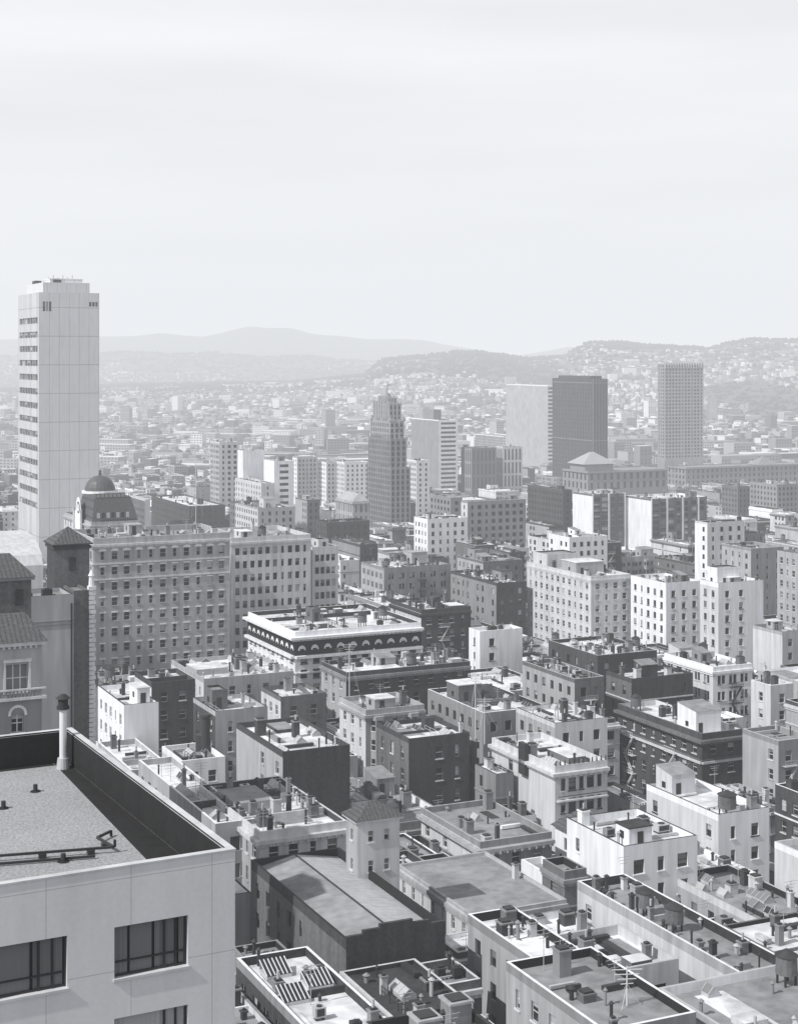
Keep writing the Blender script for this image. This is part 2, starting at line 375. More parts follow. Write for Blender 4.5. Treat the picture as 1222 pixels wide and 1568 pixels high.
for j in range(len(Ys)-1):
    for i in range(nx-1):
        mb.f.append((j*nx+i,j*nx+i+1,(j+1)*nx+i+1,(j+1)*nx+i)); mb.m.append(M['asphalt'] if Ys[j]<1700 else M['hillside'])
g=mb.obj('ground')

# ------------------------------------------------------------ surveyed buildings
DONE=[]; FOOT=[]
def survey(pc,py,pl,pr,Y):
    X=(pc-CX)*Y/F; t=(pr-CX)/F; s=(pl-CX)/F
    w=(t*Y-X)/(CR-SR*t) if pr>pc else 1.0
    d=(X-s*Y)/(SR+CR*s)
    return X,w,d,H-(py-HY)*Y/F
def reg(X,Y,w,d,pb,pl,pr):
    u=X*CR+Y*SR; v=-X*SR+Y*CR; FOOT.append((u,v,u+w,v+d,pl,pr,Y,pb))
seed=[100]
def B(name,pc,py,pl,pr,Y,pb=None,depth=None,plain=False,**k):
    X,w,d,zt=survey(pc,py,pl,pr,Y)
    if depth: d=depth
    seed[0]+=1; rng=random.Random(seed[0]); mb=MB()
    zb=gz(X,Y+15)-8
    zr=zt
    if not plain: zr=core(mb,w,d,zb,zt,rng,**k)
    reg(X,Y,w,d,pb or py+60,pl,pr); DONE.append((mb,name,X,Y,ROT))
    class R: pass
    r=R(); r.mb=mb; r.w=w; r.d=d; r.zt=zt; r.zr=zr; r.zb=zb; r.rng=rng; r.X=X; r.Y=Y; r.px=F/Y
    return r

# slab hotel tower, left
b=B('hotel_tower',60,447,28,152,700,pb=830,plain=True); mb=b.mb
z485=H-(485-HY)*700/F; frL=(0,b.d,0,-1)
ops=[]
for i in range(14):
    z=z485-i*6.29
    for j in range(7):
        s=3+j*(b.d-6)/7; ops.append((s,s+(b.d-6)/7-.3,z-2.7,z))
wall_ops(mb,frL,b.d,b.zb,b.zt,ops,'tower_panel',rec=.6,det=1,rng=b.rng)
pxm=700/F
zA=H-(461-HY)*pxm; zB=H-(476-HY)*pxm; W=b.w
fo=[(W*.06+i*1.35,W*.06+i*1.35+1.1,zB,zA) for i in range(3)]+[(W*.83+i*1.4,W*.83+i*1.4+1.15,zA-2,zA) for i in range(3)]
wall_ops(mb,(0,0,1,0),b.w,b.zb,b.zt,fo,'tower_panel',rec=.7,det=1,rng=b.rng)
mb.poly([(b.w,0,b.zb),(b.w,b.d,b.zb),(b.w,b.d,b.zt),(b.w,0,b.zt)],'tower_panel'); mb.poly([(0,b.d,b.zb),(b.w,b.d,b.zb),(b.w,b.d,b.zt),(0,b.d,b.zt)],'tower_panel'); mb.poly([(0,0,b.zt),(b.w,0,b.zt),(b.w,b.d,b.zt),(0,b.d,b.zt)],'roof_grey')
w,d,z=b.w,b.d,b.zt
mb.box(w*.10,d*.1,z,w*.88,d*.9,z+4.6,'tower_panel'); mb.box(w*.25,d*.2,z+4.6,w*.80,d*.8,z+6.6,'tower_panel')
mb.box(w*.30,d*.15,z+4.6,w*.42,d*.195,z+6.0,'metal_dark'); mb.box(w*.1,d*.45,z+4.6,w*.2,d*.6,z+6.0,'metal_dark')
for i in range(6): mb.box(w*(.3+.08*i),d*.4,z+6.6,w*(.3+.08*i)+.3,d*.4+.3,z+7.6+(i%2),'metal_light')

# stepped art-deco tower, centre
b=B('art_deco_tower',598,716,563,628,950,pb=808,plain=True); mb=b.mb; pxm=950/F
def tier(x0,y0,x1,y1,z0,z1,wm,sp=3.2,rng=b.rng):
    mb.box(x0,y0,z0,x1,y1,z1,wm)
    for fr,L in (((x0,y0,1,0),x1-x0),((x0,y1,0,-1),y1-y0)):
        n=max(1,round(L/sp)); s=L/n
        for i in range(n+1):
            a=max(0,i*s-.45); e=min(L,i*s+.45); wbox(mb,fr,a,e,z0,z1+1.2,0,.55,wm)
        for i in range(n):
            z=z1-2.6
            while z>z0+.5:
                wbox(mb,fr,i*s+.8,i*s+s-.8,z-1.0,z+1.1,0,.02,'glass'); z-=3.3
zt=lambda y:H-(y-HY)*pxm
w,d=b.w,b.d
tier(0,0,w,d,b.zb,zt(716),'concrete'); tier(w*.03,d*.04,w*.86,d*.96,zt(716),zt(672),'concrete'); tier(w*.08,d*.10,w*.80,d*.90,zt(672),zt(645),'grey_plaster')
tier(w*.13,d*.17,w*.74,d*.84,zt(645),zt(618),'grey_plaster',2.6); tier(w*.22,d*.3,w*.66,d*.70,zt(618),zt(610),'grey_plaster',2.2)
cx,cy=w*.44,d*.5
mb.cyl(cx,cy,zt(610),zt(603),2.6,1.4,'concrete',8); mb.cyl(cx,cy,zt(603),zt(588),.25,.1,'metal_dark',6)
mb.poly([(cx,cy,zt(588)),(cx+2,cy-1,zt(589)),(cx+2,cy-1,zt(592)),(cx,cy,zt(591))],'far_mid')
for x,y in ((w*.1,d*.08),(w*.78,d*.08),(w*.1,d*.88)): mb.pyramid(x-1,y-1,x+1,y+1,zt(645),zt(637),'concrete')

b=B('office_building',672,643,630,701,1300,pb=722,wm='white_stucco',lm='concrete',rm='roof_grey',det=0,cw=30,ww=15,wh=1.7,fh=3.7,left=1,clut=0,cols=1,maxrows=22,margin=.3)
b.mb.box(b.w*.1,b.d*.25,b.zr,b.w*.5,b.d*.65,b.zt+8,'concrete')
b=B('office_building',838,590,775,850,1700,pb=670,wm='white_stucco',lm='grey_plaster',rm='roof_grey',det=0,cw=20,ww=9,wh=2.2,fh=4.2,left=1,clut=0,cols=1,maxrows=24,margin=.3)
b=B('dark_office_tower',908,580,847,930,1400,pb=702,wm='ribbed_dark',lm='ribbed_dark',rm='roof_tar',det=0,left=1,front=1,clut=0)
mb=b.mb
for fr,L in (((0,0,1,0),b.w),((0,b.d,0,-1),b.d)):
    n=int(L/2.6)
    for i in range(n+1):
        s=i*(L-.5)/n; wbox(mb,fr,s,s+.42,b.zb,b.zt+.05,0,.9,'brick_mid')
    for i in range(26):
        z=b.zt-4-i*3.9
        if z>b.zb: wbox(mb,fr,0,L,z,z+1.0,0,.35,'brick_dark' if i%13 else 'concrete')
mb.box(b.w*.1,b.d*.1,b.zt-.5,b.w*.9,b.d*.9,b.zt+2.5,'ribbed_dark')
b=B('apartment_tower',1018,556,1007,1077,1600,pb=690,wm='grey_plaster',lm='concrete',rm='roof_grey',det=0,cw=3.6,ww=2.0,wh=1.9,fh=3.5,clut=0,maxrows=27)
for i in range(15): b.mb.box(b.w*i/15+.2,-.6,b.zt-4.5,b.w*i/15+.9,0,b.zt+.2,'cream_stucco')
for a in ((907,757,877,957,800,830),(997,764,957,1081,790,835)):
    b=B('striped_apartment_building',*a[:5],pb=a[5],wm='brick_mid',lm='white_stucco',rm='roof_white',det=1,left=1,cw=4.6,ww=3.6,wh=2.0,fh=3.0,clut=.4,par=1,inner='white_stucco')
    n=int(b.w/4.6)
    for i in range(n+1): wbox(b.mb,(0,0,1,0),max(0,i*b.w/n-.35),min(b.w,i*b.w/n+.35),b.zb,b.zt+.3,0.01,.7,'cream_stucco' if i%2==0 else 'brick_dark')
B('office_building',862,750,808,876,850,pb=805,wm='brick_dark',lm='brick_dark',det=0,cw=3,ww=1.5,clut=.4,rm='roof_grey')
b=B('civic_library',900,722,862,1022,1250,pb=742,wm='concrete',lm='concrete',rm='roof_grey',det=0,cw=6,ww=2.4,wh=5,fh=7,cornice=1.2,clut=0,maxrows=2)
zc=b.zt; w,d=b.w,b.d; mb=b.mb
mb.box(w*.03,d*.2,zc-1,w*.38,d*.8,zc+5,'concrete'); mb.pyramid(-w*.0,d*.16,w*.41,d*.84,zc+5.01,zc+14,'far_mid',w*.02,d*.02)
b=B('civic_office_building',1050,716,1022,1235,1400,pb=742,wm='concrete',lm='concrete',rm='roof_grey',det=0,cw=5,ww=2.2,wh=3,fh=5,cornice=1.0,clut=.02,maxrows=4)
b.mb.pyramid(b.w*.62,b.d*.2,b.w*.8,b.d*.8,b.zt-.5,b.zt+7,'concrete')
B('office_building',722,686,706,760,1300,pb=724,wm='brick_mid',lm='concrete',det=0,cw=3.5,ww=1.6,wh=9,fh=11,clut=.05)
B('office_building',770,684,760,800,1320,pb=724,wm='cream_stucco',lm='grey_plaster',det=0,cw=3.5,ww=1.6,wh=9,fh=11,clut=.05)
B('apartment_building',770,668,728,800,1900,pb=680,wm='white_stucco',lm='concrete',det=0,clut=0)
B('apartment_tower',336,677,322,366,950,pb=762,wm='cream_stucco',lm='grey_plaster',det=0,cw=3.4,ww=1.7,fh=3.2,clut=.3,maxrows=14)
b=B('stepped_office_building',372,690,364,405,900,pb=765,wm='white_stucco',det=0,cw=50,front=1,clut=.3)
B('stepped_office_building',420,706,404,450,880,pb=755,wm='white_stucco',lm='white_stucco',det=0,cw=40,cols=1,ww=40,wh=1.5,fh=3.4,clut=.2,margin=.5,left=1)
B('stepped_office_building',400,740,360,420,860,pb=770,wm='cream_stucco',det=0,clut=.3,cw=4)
B('apartment_building',455,700,448,486,1150,pb=740,wm='grey_plaster',lm='white_stucco',det=0,clut=.2)
B('apartment_building',500,707,486,520,1150,pb=745,wm='cream_stucco',lm='white_stucco',det=0,clut=.2)
B('apartment_building',528,708,516,566,1120,pb=745,wm='white_stucco',lm='cream_stucco',det=0,clut=.2,cw=3.4)
B('apartment_building',638,705,622,658,1000,pb=760,wm='white_stucco',lm='cream_stucco',det=0,cw=3,clut=.2,maxrows=14)
b=B('classical_hall',540,768,514,566,860,pb=800,wm='grey_plaster',lm='grey_plaster',det=0,cw=3,ww=1,wh=4,fh=6,cornice=.6,clut=0)
b.mb.pyramid(0,0,b.w,b.d,b.zt,b.zt+4,'grey_plaster',.2,b.d*.35)
B('apartment_building',655,795,634,716,620,pb=832,wm='white_stucco',lm='white_stucco',det=0,cw=3.0,ww=1.1,fh=3.2,clut=.6,rm='roof_white')
B('apartment_building',716,768,706,805,700,pb=815,wm='concrete',lm='cream_stucco',det=0,cw=3.4,ww=1.7,clut=.6)
B('office_building',690,762,658,708,760,pb=800,wm='concrete',det=0,cw=3.4,ww=1.7,clut=.5)
B('apartment_building',1083,800,1064,1140,560,pb=862,wm='cream_stucco',lm='white_stucco',det=0,left=.8,cw=3.2,clut=.7)
B('apartment_building',1150,840,1105,1200,500,pb=880,wm='concrete',lm='grey_plaster',det=1,cw=3.2,clut=.7)
B('apartment_building',872,823,840,930,560,pb=850,wm='white_stucco',lm='white_stucco',det=0,left=.5,clut=.8)
B('apartment_building',1190,742,1148,1240,950,pb=780,wm='concrete',det=0,clut=.4)
B('apartment_building',1130,745,1105,1150,1000,pb=780,wm='brick_mid',det=0,clut=.4)
B('apartment_building',222,765,196,230,800,pb=800,wm='cream_stucco',lm='brick_mid',det=0,clut=.4)
B('apartment_building',470,765,452,490,800,pb=812,wm='brick_mid',lm='grey_plaster',det=0,clut=.4,left=.7)
B('office_building',500,800,484,566,700,pb=830,wm='brick_dark',det=0,clut=.5)
B('warehouse_building',290,775,232,345,820,pb=800,wm='brick_dark',det=0,clut=.4,rm='roof_white')
B('apartment_building',395,778,352,452,720,pb=815,wm='grey_plaster',lm='cream_stucco',det=0,clut=.6,cw=3)

# big hotel
b=B('hotel_building',143,825,118,352,337,pb=1040,depth=20,wm='grey_plaster',lm='grey_plaster',rm='roof_grey',par=1.2,fh=3.25,cols=11,ww=1.2,wh=1.7,det=2,top=1.0,cornice=.6,cm='cream_stucco',maxrows=11,frm='grey_plaster',clut=.9)
mb=b.mb; zr=b.zr; sp=(b.w-1.2)/11
for i in range(11):
    c=.6+sp*(i+.5); zc=zr-1.0-.55
    mb.poly([pt((0,0,1,0),c+.9*math.cos(a),zc+.55*math.sin(a),.12) for a in [math.pi*k/8 for k in range(9)]],'white_stucco')
    for r in range(1,11):
        z=zr-1.0-r*3.25; wbox(mb,(0,0,1,0),c-.7,c+.7,z-.68,z-.42,.003,.08,'white_stucco')
for z in (zr-4.4,zr-7.7,zr-30): mb.box(-.25,-.25,z,b.w+.02,b.d+.02,z+.3,'cream_stucco',bottom=True)
b=B('hotel_building',354,824,345,476,372,pb=950,depth=22,wm='cream_stucco',lm='grey_plaster',rm='roof_grey',par=1.0,fh=3.1,cols=10,ww=1.05,wh=1.65,det=1,top=.8,cornice=.35,maxrows=11,clut=1.0)
b=B('hotel_building',478,838,470,518,395,pb=930,depth=20,wm='cream_stucco',lm='grey_plaster',par=1.0,fh=3.1,cols=4,ww=1.05,wh=1.65,det=1,maxrows=10,clut=1.0)

# domed hotel behind
b=B('domed_hotel',140,800,98,214,425,pb=826,wm='grey_plaster',lm='cream_stucco',rm='roof_grey',det=2,cw=3.0,cornice=.5,clut=0,maxrows=3)
mb=b.mb; w,d,z=b.w,b.d,b.zt
mb.pyramid(.3,.3,w-.3,d*.6,z,z+6.2,'tile_roof',w*.38,d*.2)
for k in range(9): mb.beam((w*.16+k*w*.085,d*.10,z+6.2),(w*.16+k*w*.085,d*.10,z+7.2),.07,'metal_dark')
mb.beam((w*.14,d*.10,z+7.2),(w*.88,d*.10,z+7.2),.08,'metal_dark'); 
for k in range(7): mb.box(w*(.12+.1*k),.15,z+1.0,w*(.12+.1*k)+.8,.3,z+2.4,'metal_dark' if k%2 else 'metal_light')
fr=(0,d,0,-1); gc=d*.62
mb.poly([pt(fr,gc-4.4,z-3,.6),pt(fr,gc+4.4,z-3,.6),pt(fr,gc+4.2,z+1.5,.6),pt(fr,gc+2.9,z+2.2,.6)]+[pt(fr,gc+2.5*math.cos(a),z+3.4+2.5*math.sin(a),.6) for a in [math.pi*k/8 for k in range(9)]]+[pt(fr,gc-2.9,z+2.2,.6),pt(fr,gc-4.2,z+1.5,.6)],'white_stucco')
mb.poly([pt(fr,gc+1.6*math.cos(a),z+3.0+1.6*math.sin(a),.66) for a in [2*math.pi*k/16 for k in range(16)]],'metal_dark')
mb.poly([pt(fr,gc+1.15*math.cos(a),z+3.0+1.15*math.sin(a),.7) for a in [2*math.pi*k/16 for k in range(16)]],'white_stucco')
wbox(mb,fr,gc-.06,gc+.06,z+3.0,z+4.0,.71,.74,'metal_dark'); wbox(mb,fr,gc,gc+.7,z+2.94,z+3.06,.71,.74,'metal_dark')
for s in (-4.3,3.7): wbox(mb,fr,gc+s,gc+s+.6,z-3,z+2.8,.61,1.1,'cream_stucco')
dx,dy=w*.9,d*.9+9; r=4.4     # drum and dome on the rear wing
mb.box(dx-6,dy-6,b.zb,dx+6,dy+6,z-1.5,'cream_stucco')
mb.cyl(dx,dy,z-2,z+4.6,r*1.05,r*1.05,'cream_stucco',20); mb.cyl(dx,dy,z+4.6,z+5.3,r*1.18,r*1.18,'white_stucco',20)
for k in range(12):
    a=math.pi*2*k/12; mb.box(dx+r*1.08*math.cos(a)-.35,dy+r*1.08*math.sin(a)-.35,z+.5,dx+r*1.08*math.cos(a)+.35,dy+r*1.08*math.sin(a)+.35,z+3.6,'metal_dark')
for k in range(7):
    a0,a1=math.pi/2*k/7,math.pi/2*(k+1)/7
    mb.cyl(dx,dy,z+5.3+r*math.sin(a0),z+5.3+r*math.sin(a1),r*math.cos(a0),max(.02,r*math.cos(a1)),'dome_copper',24,False)
mb.cyl(dx,dy,z+5.2+r,z+6.8+r,.5,.3,'dome_copper',8)

# left edge ornate group
b=B('barrel_roof_building',-60,872,-110,66,300,pb=900,depth=30,wm='cream_stucco',front=1,rm='roof_white',clut=0,left=1)
mb=b.mb
for k in range(8):
    a0,a1=math.pi*k/8,math.pi*(k+1)/8; c=b.d/2
    mb.poly([(0,c-c*math.cos(a0),b.zt+5*math.sin(a0)),(b.w,c-c*math.cos(a0),b.zt+5*math.sin(a0)),(b.w,c-c*math.cos(a1),b.zt+5*math.sin(a1)),(0,c-c*math.cos(a1),b.zt+5*math.sin(a1))],'cream_stucco')
b=B('plastered_apartment_building',46,914,20,113,180,pb=1120,depth=6,wm='grey_plaster',front=1,left=1,par=.5,clut=.6,pent=0)
for z in (b.zt-3,b.zt-3.4): b.mb.box(-.1,-.08,z,b.w,.0,z+.12,'concrete')
wbox(b.mb,(0,0,1,0),b.w-.35,b.w-.2,b.zb,b.zt-1,.01,.15,'metal_dark')
b=B('brick_tower_building',112,905,90,137,186,pb=1120,depth=7,wm='brick_mid',front=1,left=1,par=.3,clut=0)
mb=b.mb
for k in range(44):
    z=b.zt-.6-k*.55; o=.14 if k%2 else .26; mb.box(b.w-.05,-.06,z,b.w+.5+o,.5,z+.42,'white_stucco',bottom=True)
mb.box(b.w-.1,-.12,b.zt,b.w+.75,.7,b.zt+.4,'white_stucco',bottom=True); mb.cyl(b.w+.3,.3,b.zt+.4,b.zt+1.6,.35,.25,'white_stucco',8); mb.cyl(b.w+.3,.3,b.zt+1.6,b.zt+2.3,.4,.05,'white_stucco',8)
b=B('brick_turret',84,834,72,137,190,pb=905,wm='brick_mid',lm='brick_dark',front=1,left=1,par=.05,clut=0)
mb=b.mb; mb.box(-.2,-.2,b.zt-.6,b.w+.2,b.d+.2,b.zt-.3,'brick_dark',bottom=True); mb.pyramid(-.35,-.35,b.w+.35,b.d+.35,b.zt+.02,b.zt+1.9,'tile_roof'); mb.box(-.35,-.35,b.zt-.15,b.w+.35,b.d+.35,b.zt+.018,'brick_dark',bottom=True)
mb.box(b.w*.4,-.05,b.zt-3.2,b.w*.6,-.002,b.zt-1.6,'brick_dark')
b=B('brick_turret',-40,888,-60,48,158,pb=960,wm='brick_mid',lm='brick_mid',front=1,left=1,par=.05,clut=0)
mb=b.mb; mb.box(-.3,-.3,b.zt-.3,b.w+.3,b.d+.3,b.zt+.018,'concrete',bottom=True); mb.pyramid(-.4,-.4,b.w+.4,b.d+.4,b.zt+.02,b.zt+2.0,'tile_roof',b.w*.25,.3); mb.box(b.w*.72,-.05,b.zt-2.8,b.w*.86,-.002,b.zt-1.2,'brick_dark')
b=B('ornate_brick_building',-90,992,-120,64,146,pb=1115,plain=True); mb=b.mb; w=b.w; zt_=b.zt
def zz(y): return H-(y-HY)*(146+w*SR*.9)/F
zm=zz(1064)
ops=[(w-3.3,w-1.3,zz(1058),zz(1016)),(w-6.8,w-4.8,zz(1058),zz(1016))]
wall_ops(mb,(0,0,1,0),w,zm,zt_,ops,'grey_plaster',rec=.35,det=2,rng=b.rng,bars=(2,1))
wall_ops(mb,(0,0,1,0),w,b.zb,zm,[(w-2.8,w-1.7,zz(1120),zz(1092)),(w-6.3,w-5.2,zz(1120),zz(1092))],'concrete',rec=.35,det=2,rng=b.rng,bars=(1,1))
mb.poly([(w,0,b.zb),(w,6,b.zb),(w,6,zt_),(w,0,zt_)],'brick_mid')
mb.box(-.3,-.4,zt_-.35,w+.4,6,zt_,'cream_stucco',bottom=True); mb.pyramid(-.5,-.5,w+.5,6.5,zt_+.003,zt_+2.2,'tile_roof',w*.4,.4)
for i in range(int(w/.5)): mb.box(i*.5,-.3,zt_-.6,i*.5+.2,-.002,zt_-.352,'cream_stucco',bottom=True)
for s in (w-3.55,w-1.25,w-7.05,w-4.75): wbox(mb,(0,0,1,0),s,s+.2,zz(1060),zz(1012),.003,.15,'cream_stucco')
for s in (w-3.6,w-7.1): wbox(mb,(0,0,1,0),s,s+2.6,zz(1012),zz(1007),.003,.25,'cream_stucco')
zb_=zm; mb.box(0,-.5,zb_-.35,w+.35,0,zb_-.1,'cream_stucco',bottom=True)
for i in range(int(w/.35)): mb.cyl(i*.35+.2,-.35,zb_-.1,zb_+.55,.07,.07,'concrete',6,False)
mb.box(0,-.45,zb_+.55,w+.3,-.25,zb_+.7,'cream_stucco',bottom=True)
for cc in (w-2.25,w-5.75):
    for a in (math.pi*k/10 for k in range(11)):
        mb.box(cc+.75*math.cos(a)-.12,-.08,zz(1092)+.75*math.sin(a)-.12,cc+.75*math.cos(a)+.12,-.002,zz(1092)+.75*math.sin(a)+.12,'white_stucco',bottom=True)

# middle distance
b=B('corniced_apartment_building',452,968,380,645,322,pb=1062,wm='white_stucco',lm='white_stucco',rm='roof_white',par=.9,fh=3.0,cw=2.6,ww=1.5,wh=1.8,det=2,top=3.3,cornice=1.3,cm='white_stucco',frm='metal_dark',clut=1.5,maxrows=6,inner='roof_tar',pent=.2)
mb=b.mb
for fr,L in (((0,0,1,0),b.w),((0,b.d,0,-1),b.d)):
    wbox(mb,fr,0,L,b.zr-3.9,b.zr-1.0,.01,.12,'matte_black')
    n=int(L/2.6)
    for i in range(n):
        c=L*(i+.5)/n
        mb.poly([pt(fr,c+.85*math.cos(a),b.zr-2.9+.85*math.sin(a)*1.2,.16) for a in [math.pi*k/8 for k in range(9)]],'white_stucco')
        wbox(mb,fr,c-.45,c+.45,b.zr-3.5,b.zr-2.6,.13,.19,'glass')
    wbox(mb,fr,0,L,b.zr-4.5,b.zr-3.95,0,.9,'white_stucco'); wbox(mb,fr,0,L,b.zr-7.6,b.zr-7.3,0,.4,'white_stucco')
b=B('brick_apartment_building',645,934,598,721,382,pb=1005,wm='brick_dark',lm='cream_stucco',rm='roof_white',par=.9,cw=3,ww=1.2,det=2,left=.7,cornice=.5,cm='brick_dark')
fire_escape(b.mb,(0,0,1,0),b.w*.35,b.zr-3.6,b.zb,3.2,'metal_light')
B('apartment_building',588,870,553,690,475,pb=920,wm='concrete',lm='grey_plaster',rm='roof_white',det=1,cw=3.2,ww=1.5,pairs=True,esc=(.5,'metal_dark'))
B('apartment_building',615,858,596,688,500,pb=885,wm='brick_mid',lm='cream_stucco',rm='roof_grey',det=1,cw=3.2,ww=1.3)
B('apartment_building',760,893,690,806,455,pb=930,wm='brick_dark',lm='concrete',rm='roof_white',det=1,cw=3,left=.2,clut=1.6)
B('apartment_building',740,860,700,800,520,pb=890,wm='brick_mid',lm='grey_plaster',rm='roof_grey',det=1,cw=3)
B('white_apartment_building',735,967,718,800,352,pb=1025,wm='white_stucco',lm='white_stucco',rm='roof_white',det=2,cw=3.6,ww=1.3,front=.25,frm='metal_dark',clut=1.2)
b=B('large_apartment_building',905,883,807,966,432,pb=1010,wm='cream_stucco',lm='cream_stucco',rm='roof_white',det=2,cw=2.9,ww=1.3,wh=1.6,fh=3.0,cornice=.25,top=.6,maxrows=10,frm='cream_stucco')
penthouse(b.mb,b.w*.05,b.d*.25,b.zr,b.w*.7,8,3.4,'grey_plaster',b.rng); penthouse(b.mb,b.w*.05,b.d*.7,b.zr,b.w*.8,8,3.6,'cream_stucco',b.rng)
B('white_apartment_building',1020,893,966,1074,420,pb=1000,wm='white_stucco',lm='white_stucco',rm='roof_white',det=2,cw=3.0,ww=1.2,fh=3.1,frm='metal_dark',par=1.2)
b=B('white_apartment_building',1100,893,1072,1169,402,pb=990,wm='white_stucco',lm='cream_stucco',rm='roof_white',det=2,cw=3.8,ww=1.2,fh=3.1,frm='metal_dark',par=1.2,front=.3)
penthouse(b.mb,b.w*.1,b.d*.3,b.zr,b.w*.5,5,4.2,'white_stucco',b.rng)
B('apartment_building',1222,848,1190,1290,440,pb=1020,wm='grey_plaster',lm='grey_plaster',det=2,cw=2.8,ww=1.2,maxrows=11)
B('plastered_apartment_building',1198,968,1153,1240,372,pb=1058,wm='grey_plaster',lm='cream_stucco',det=1,left=.8,rm='roof_grey')
B('brick_building',915,1004,840,1006,335,pb=1060,wm='brick_dark',lm='brick_dark',rm='roof_white',det=1,left=.4,inner='roof_tar',clut=1.8,esc=(.3,'metal_light'))
B('brick_building',967,1040,928,1061,305,pb=1082,wm='brick_dark',lm='brick_mid',rm='roof_white',det=1,front=.5,inner='roof_tar',band=1,cm='cream_stucco')
B('apartment_building',1092,1022,1017,1152,312,pb=1100,wm='white_stucco',lm='cream_stucco',rm='roof_white',det=2,cw=2.8,ww=1.5,pairs=True,cornice=.4,frm='metal_dark',esc=(.4,'metal_dark'))
B('apartment_building',1180,1050,1150,1215,300,pb=1095,wm='cream_stucco',lm='cream_stucco',rm='roof_white',det=2,bays=True)
b=B('brick_apartment_building',1075,1124,946,1137,272,pb=1235,wm='brick_dark',lm='brick_dark',rm='roof_white',par=1.0,fh=3.3,cw=3.1,ww=1.4,wh=1.8,det=2,cornice=.9,cm='brick_mid',band=2,frm='frame_white',inner='cream_stucco')
wbox(b.mb,(0,b.d,0,-1),0,b.d,b.zr-4.2,b.zr-3.8,0,.35,'cream_stucco'); wbox(b.mb,(0,0,1,0),0,b.w,b.zr-4.2,b.zr-3.8,0,.35,'cream_stucco')
penthouse(b.mb,b.w*.12,b.d*.12,b.zr,b.w*.62,5.5,4.0,'white_stucco',b.rng); 
for s in (.12,.62): fire_escape(b.mb,(0,b.d,0,-1),b.d*s,b.zr-4.0,b.zb,3.3,'frame_white',3.2)
b=B('balconied_apartment_building',850,1174,753,930,236,pb=1335,wm='cream_stucco',lm='cream_stucco',rm='roof_white',par=.9,fh=3.25,cols=5,ww=1.35,wh=2.1,det=2,left=.75,cornice=.7,cm='cream_stucco',lcols=5,frm='metal_dark',clut=1.5,maxrows=6,pent=0)
mb=b.mb
fr=(0,b.d,0,-1); wbox(mb,fr,b.d*.5,b.d*.5+2.0,b.zt-3.2,b.zt+1.6,0,.7,'metal_dark')
for z in (b.zr-4.4,b.zr-7.6,b.zr-10.9): wbox(mb,(0,0,1,0),.2,b.w-.2,z,z+.2,0,.7,'cream_stucco'); wbox(mb,(0,0,1,0),.2,b.w-.2,z+.8,z+.9,.6,.7,'metal_dark')
for i in range(12): mb.cyl(i*b.w/11.5+.2,.15,b.zt,b.zt+.7,.14,.08,'metal_dark',6)
B('brick_apartment_building',626,1132,576,719,247,pb=1262,wm='brick_dark',lm='brick_mid',rm='roof_white',par=.7,fh=3.4,cw=3.2,ww=1.2,wh=1.9,det=2,left=.5,inner='roof_tar',front=.2,pent=0,clut=1.2)
B('apartment_building',560,1088,520,650,268,pb=1160,wm='grey_plaster',lm='cream_stucco',rm='roof_grey',det=2,cw=2.8,ww=1.3,cornice=.4,clut=1.4,bays=True)
B('apartment_building',740,1092,655,838,276,pb=1130,wm='concrete',lm='concrete',rm='roof_white',det=1,clut=1.8,inner='roof_tar',pent=.3)
B('apartment_building',850,1108,790,930,262,pb=1135,wm='cream_stucco',lm='grey_plaster',rm='roof_white',det=1,clut=1.8,pent=.3)
B('apartment_building',880,1040,800,925,300,pb=1082,wm='brick_mid',lm='grey_plaster',rm='roof_grey',det=1,clut=1.8,esc=(.3,'metal_light'))
B('brick_building',530,1030,492,720,300,pb=1062,wm='brick_dark',lm='grey_plaster',rm='roof_white',det=2,cw=3,clut=2,inner='roof_tar',cornice=.4,cm='concrete')
B('apartment_building',312,1040,262,450,292,pb=1070,wm='grey_plaster',lm='cream_stucco',rm='roof_white',det=2,clut=1.8,left=.6,pent=.2)
B('brick_building',232,1046,206,299,275,pb=1090,wm='brick_dark',lm='cream_stucco',rm='roof_white',det=2,cw=2.6,clut=1.2)
B('white_apartment_building',190,1080,150,243,244,pb=1112,wm='white_stucco',lm='white_stucco',rm='roof_white',det=2,front=.4,clut=1.2)
B('apartment_building',330,1090,296,410,256,pb=1125,wm='grey_plaster',lm='brick_dark',rm='roof_white',det=2,front=.6,clut=1.8)
B('apartment_building',430,1068,400,500,280,pb=1100,wm='brick_mid',lm='cream_stucco',rm='roof_white',det=2,clut=1.8,pent=.2)
B('brick_building',433,1152,362,536,218,pb=1230,wm='brick_dark',lm='grey_plaster',rm='roof_white',par=.8,det=2,front=1,left=.8,clut=1.4,pent=0)
B('apartment_building',200,1180,150,262,226,pb=1200,wm='grey_plaster',lm='concrete',rm='roof_white',det=2,clut=1.8,left=.6,pent=.2)
B('white_apartment_building',278,1166,248,345,232,pb=1190,wm='white_stucco',lm='cream_stucco',rm='roof_grey',det=2,clut=2,left=.6,pent=0)
B('apartment_building',397,1275,305,531,182,pb=1310,wm='cream_stucco',lm='grey_plaster',rm='roof_white',det=2,cw=2.4,ww=1.2,cornice=.6,clut=1.9,inner='roof_tar',pent=0)
B('apartment_building',330,1262,212,390,186,pb=1290,wm='grey_plaster',lm='grey_plaster',rm='roof_white',det=1,clut=1.9,pent=0)
b=B('tiled_stair_tower',548,1258,530,612,172,pb=1335,wm='cream_stucco',lm='grey_plaster',par=.05,clut=0,det=2,cols=2,ww=.6,wh=1.2,fh=3.2,lcols=1,front=0,maxrows=3)
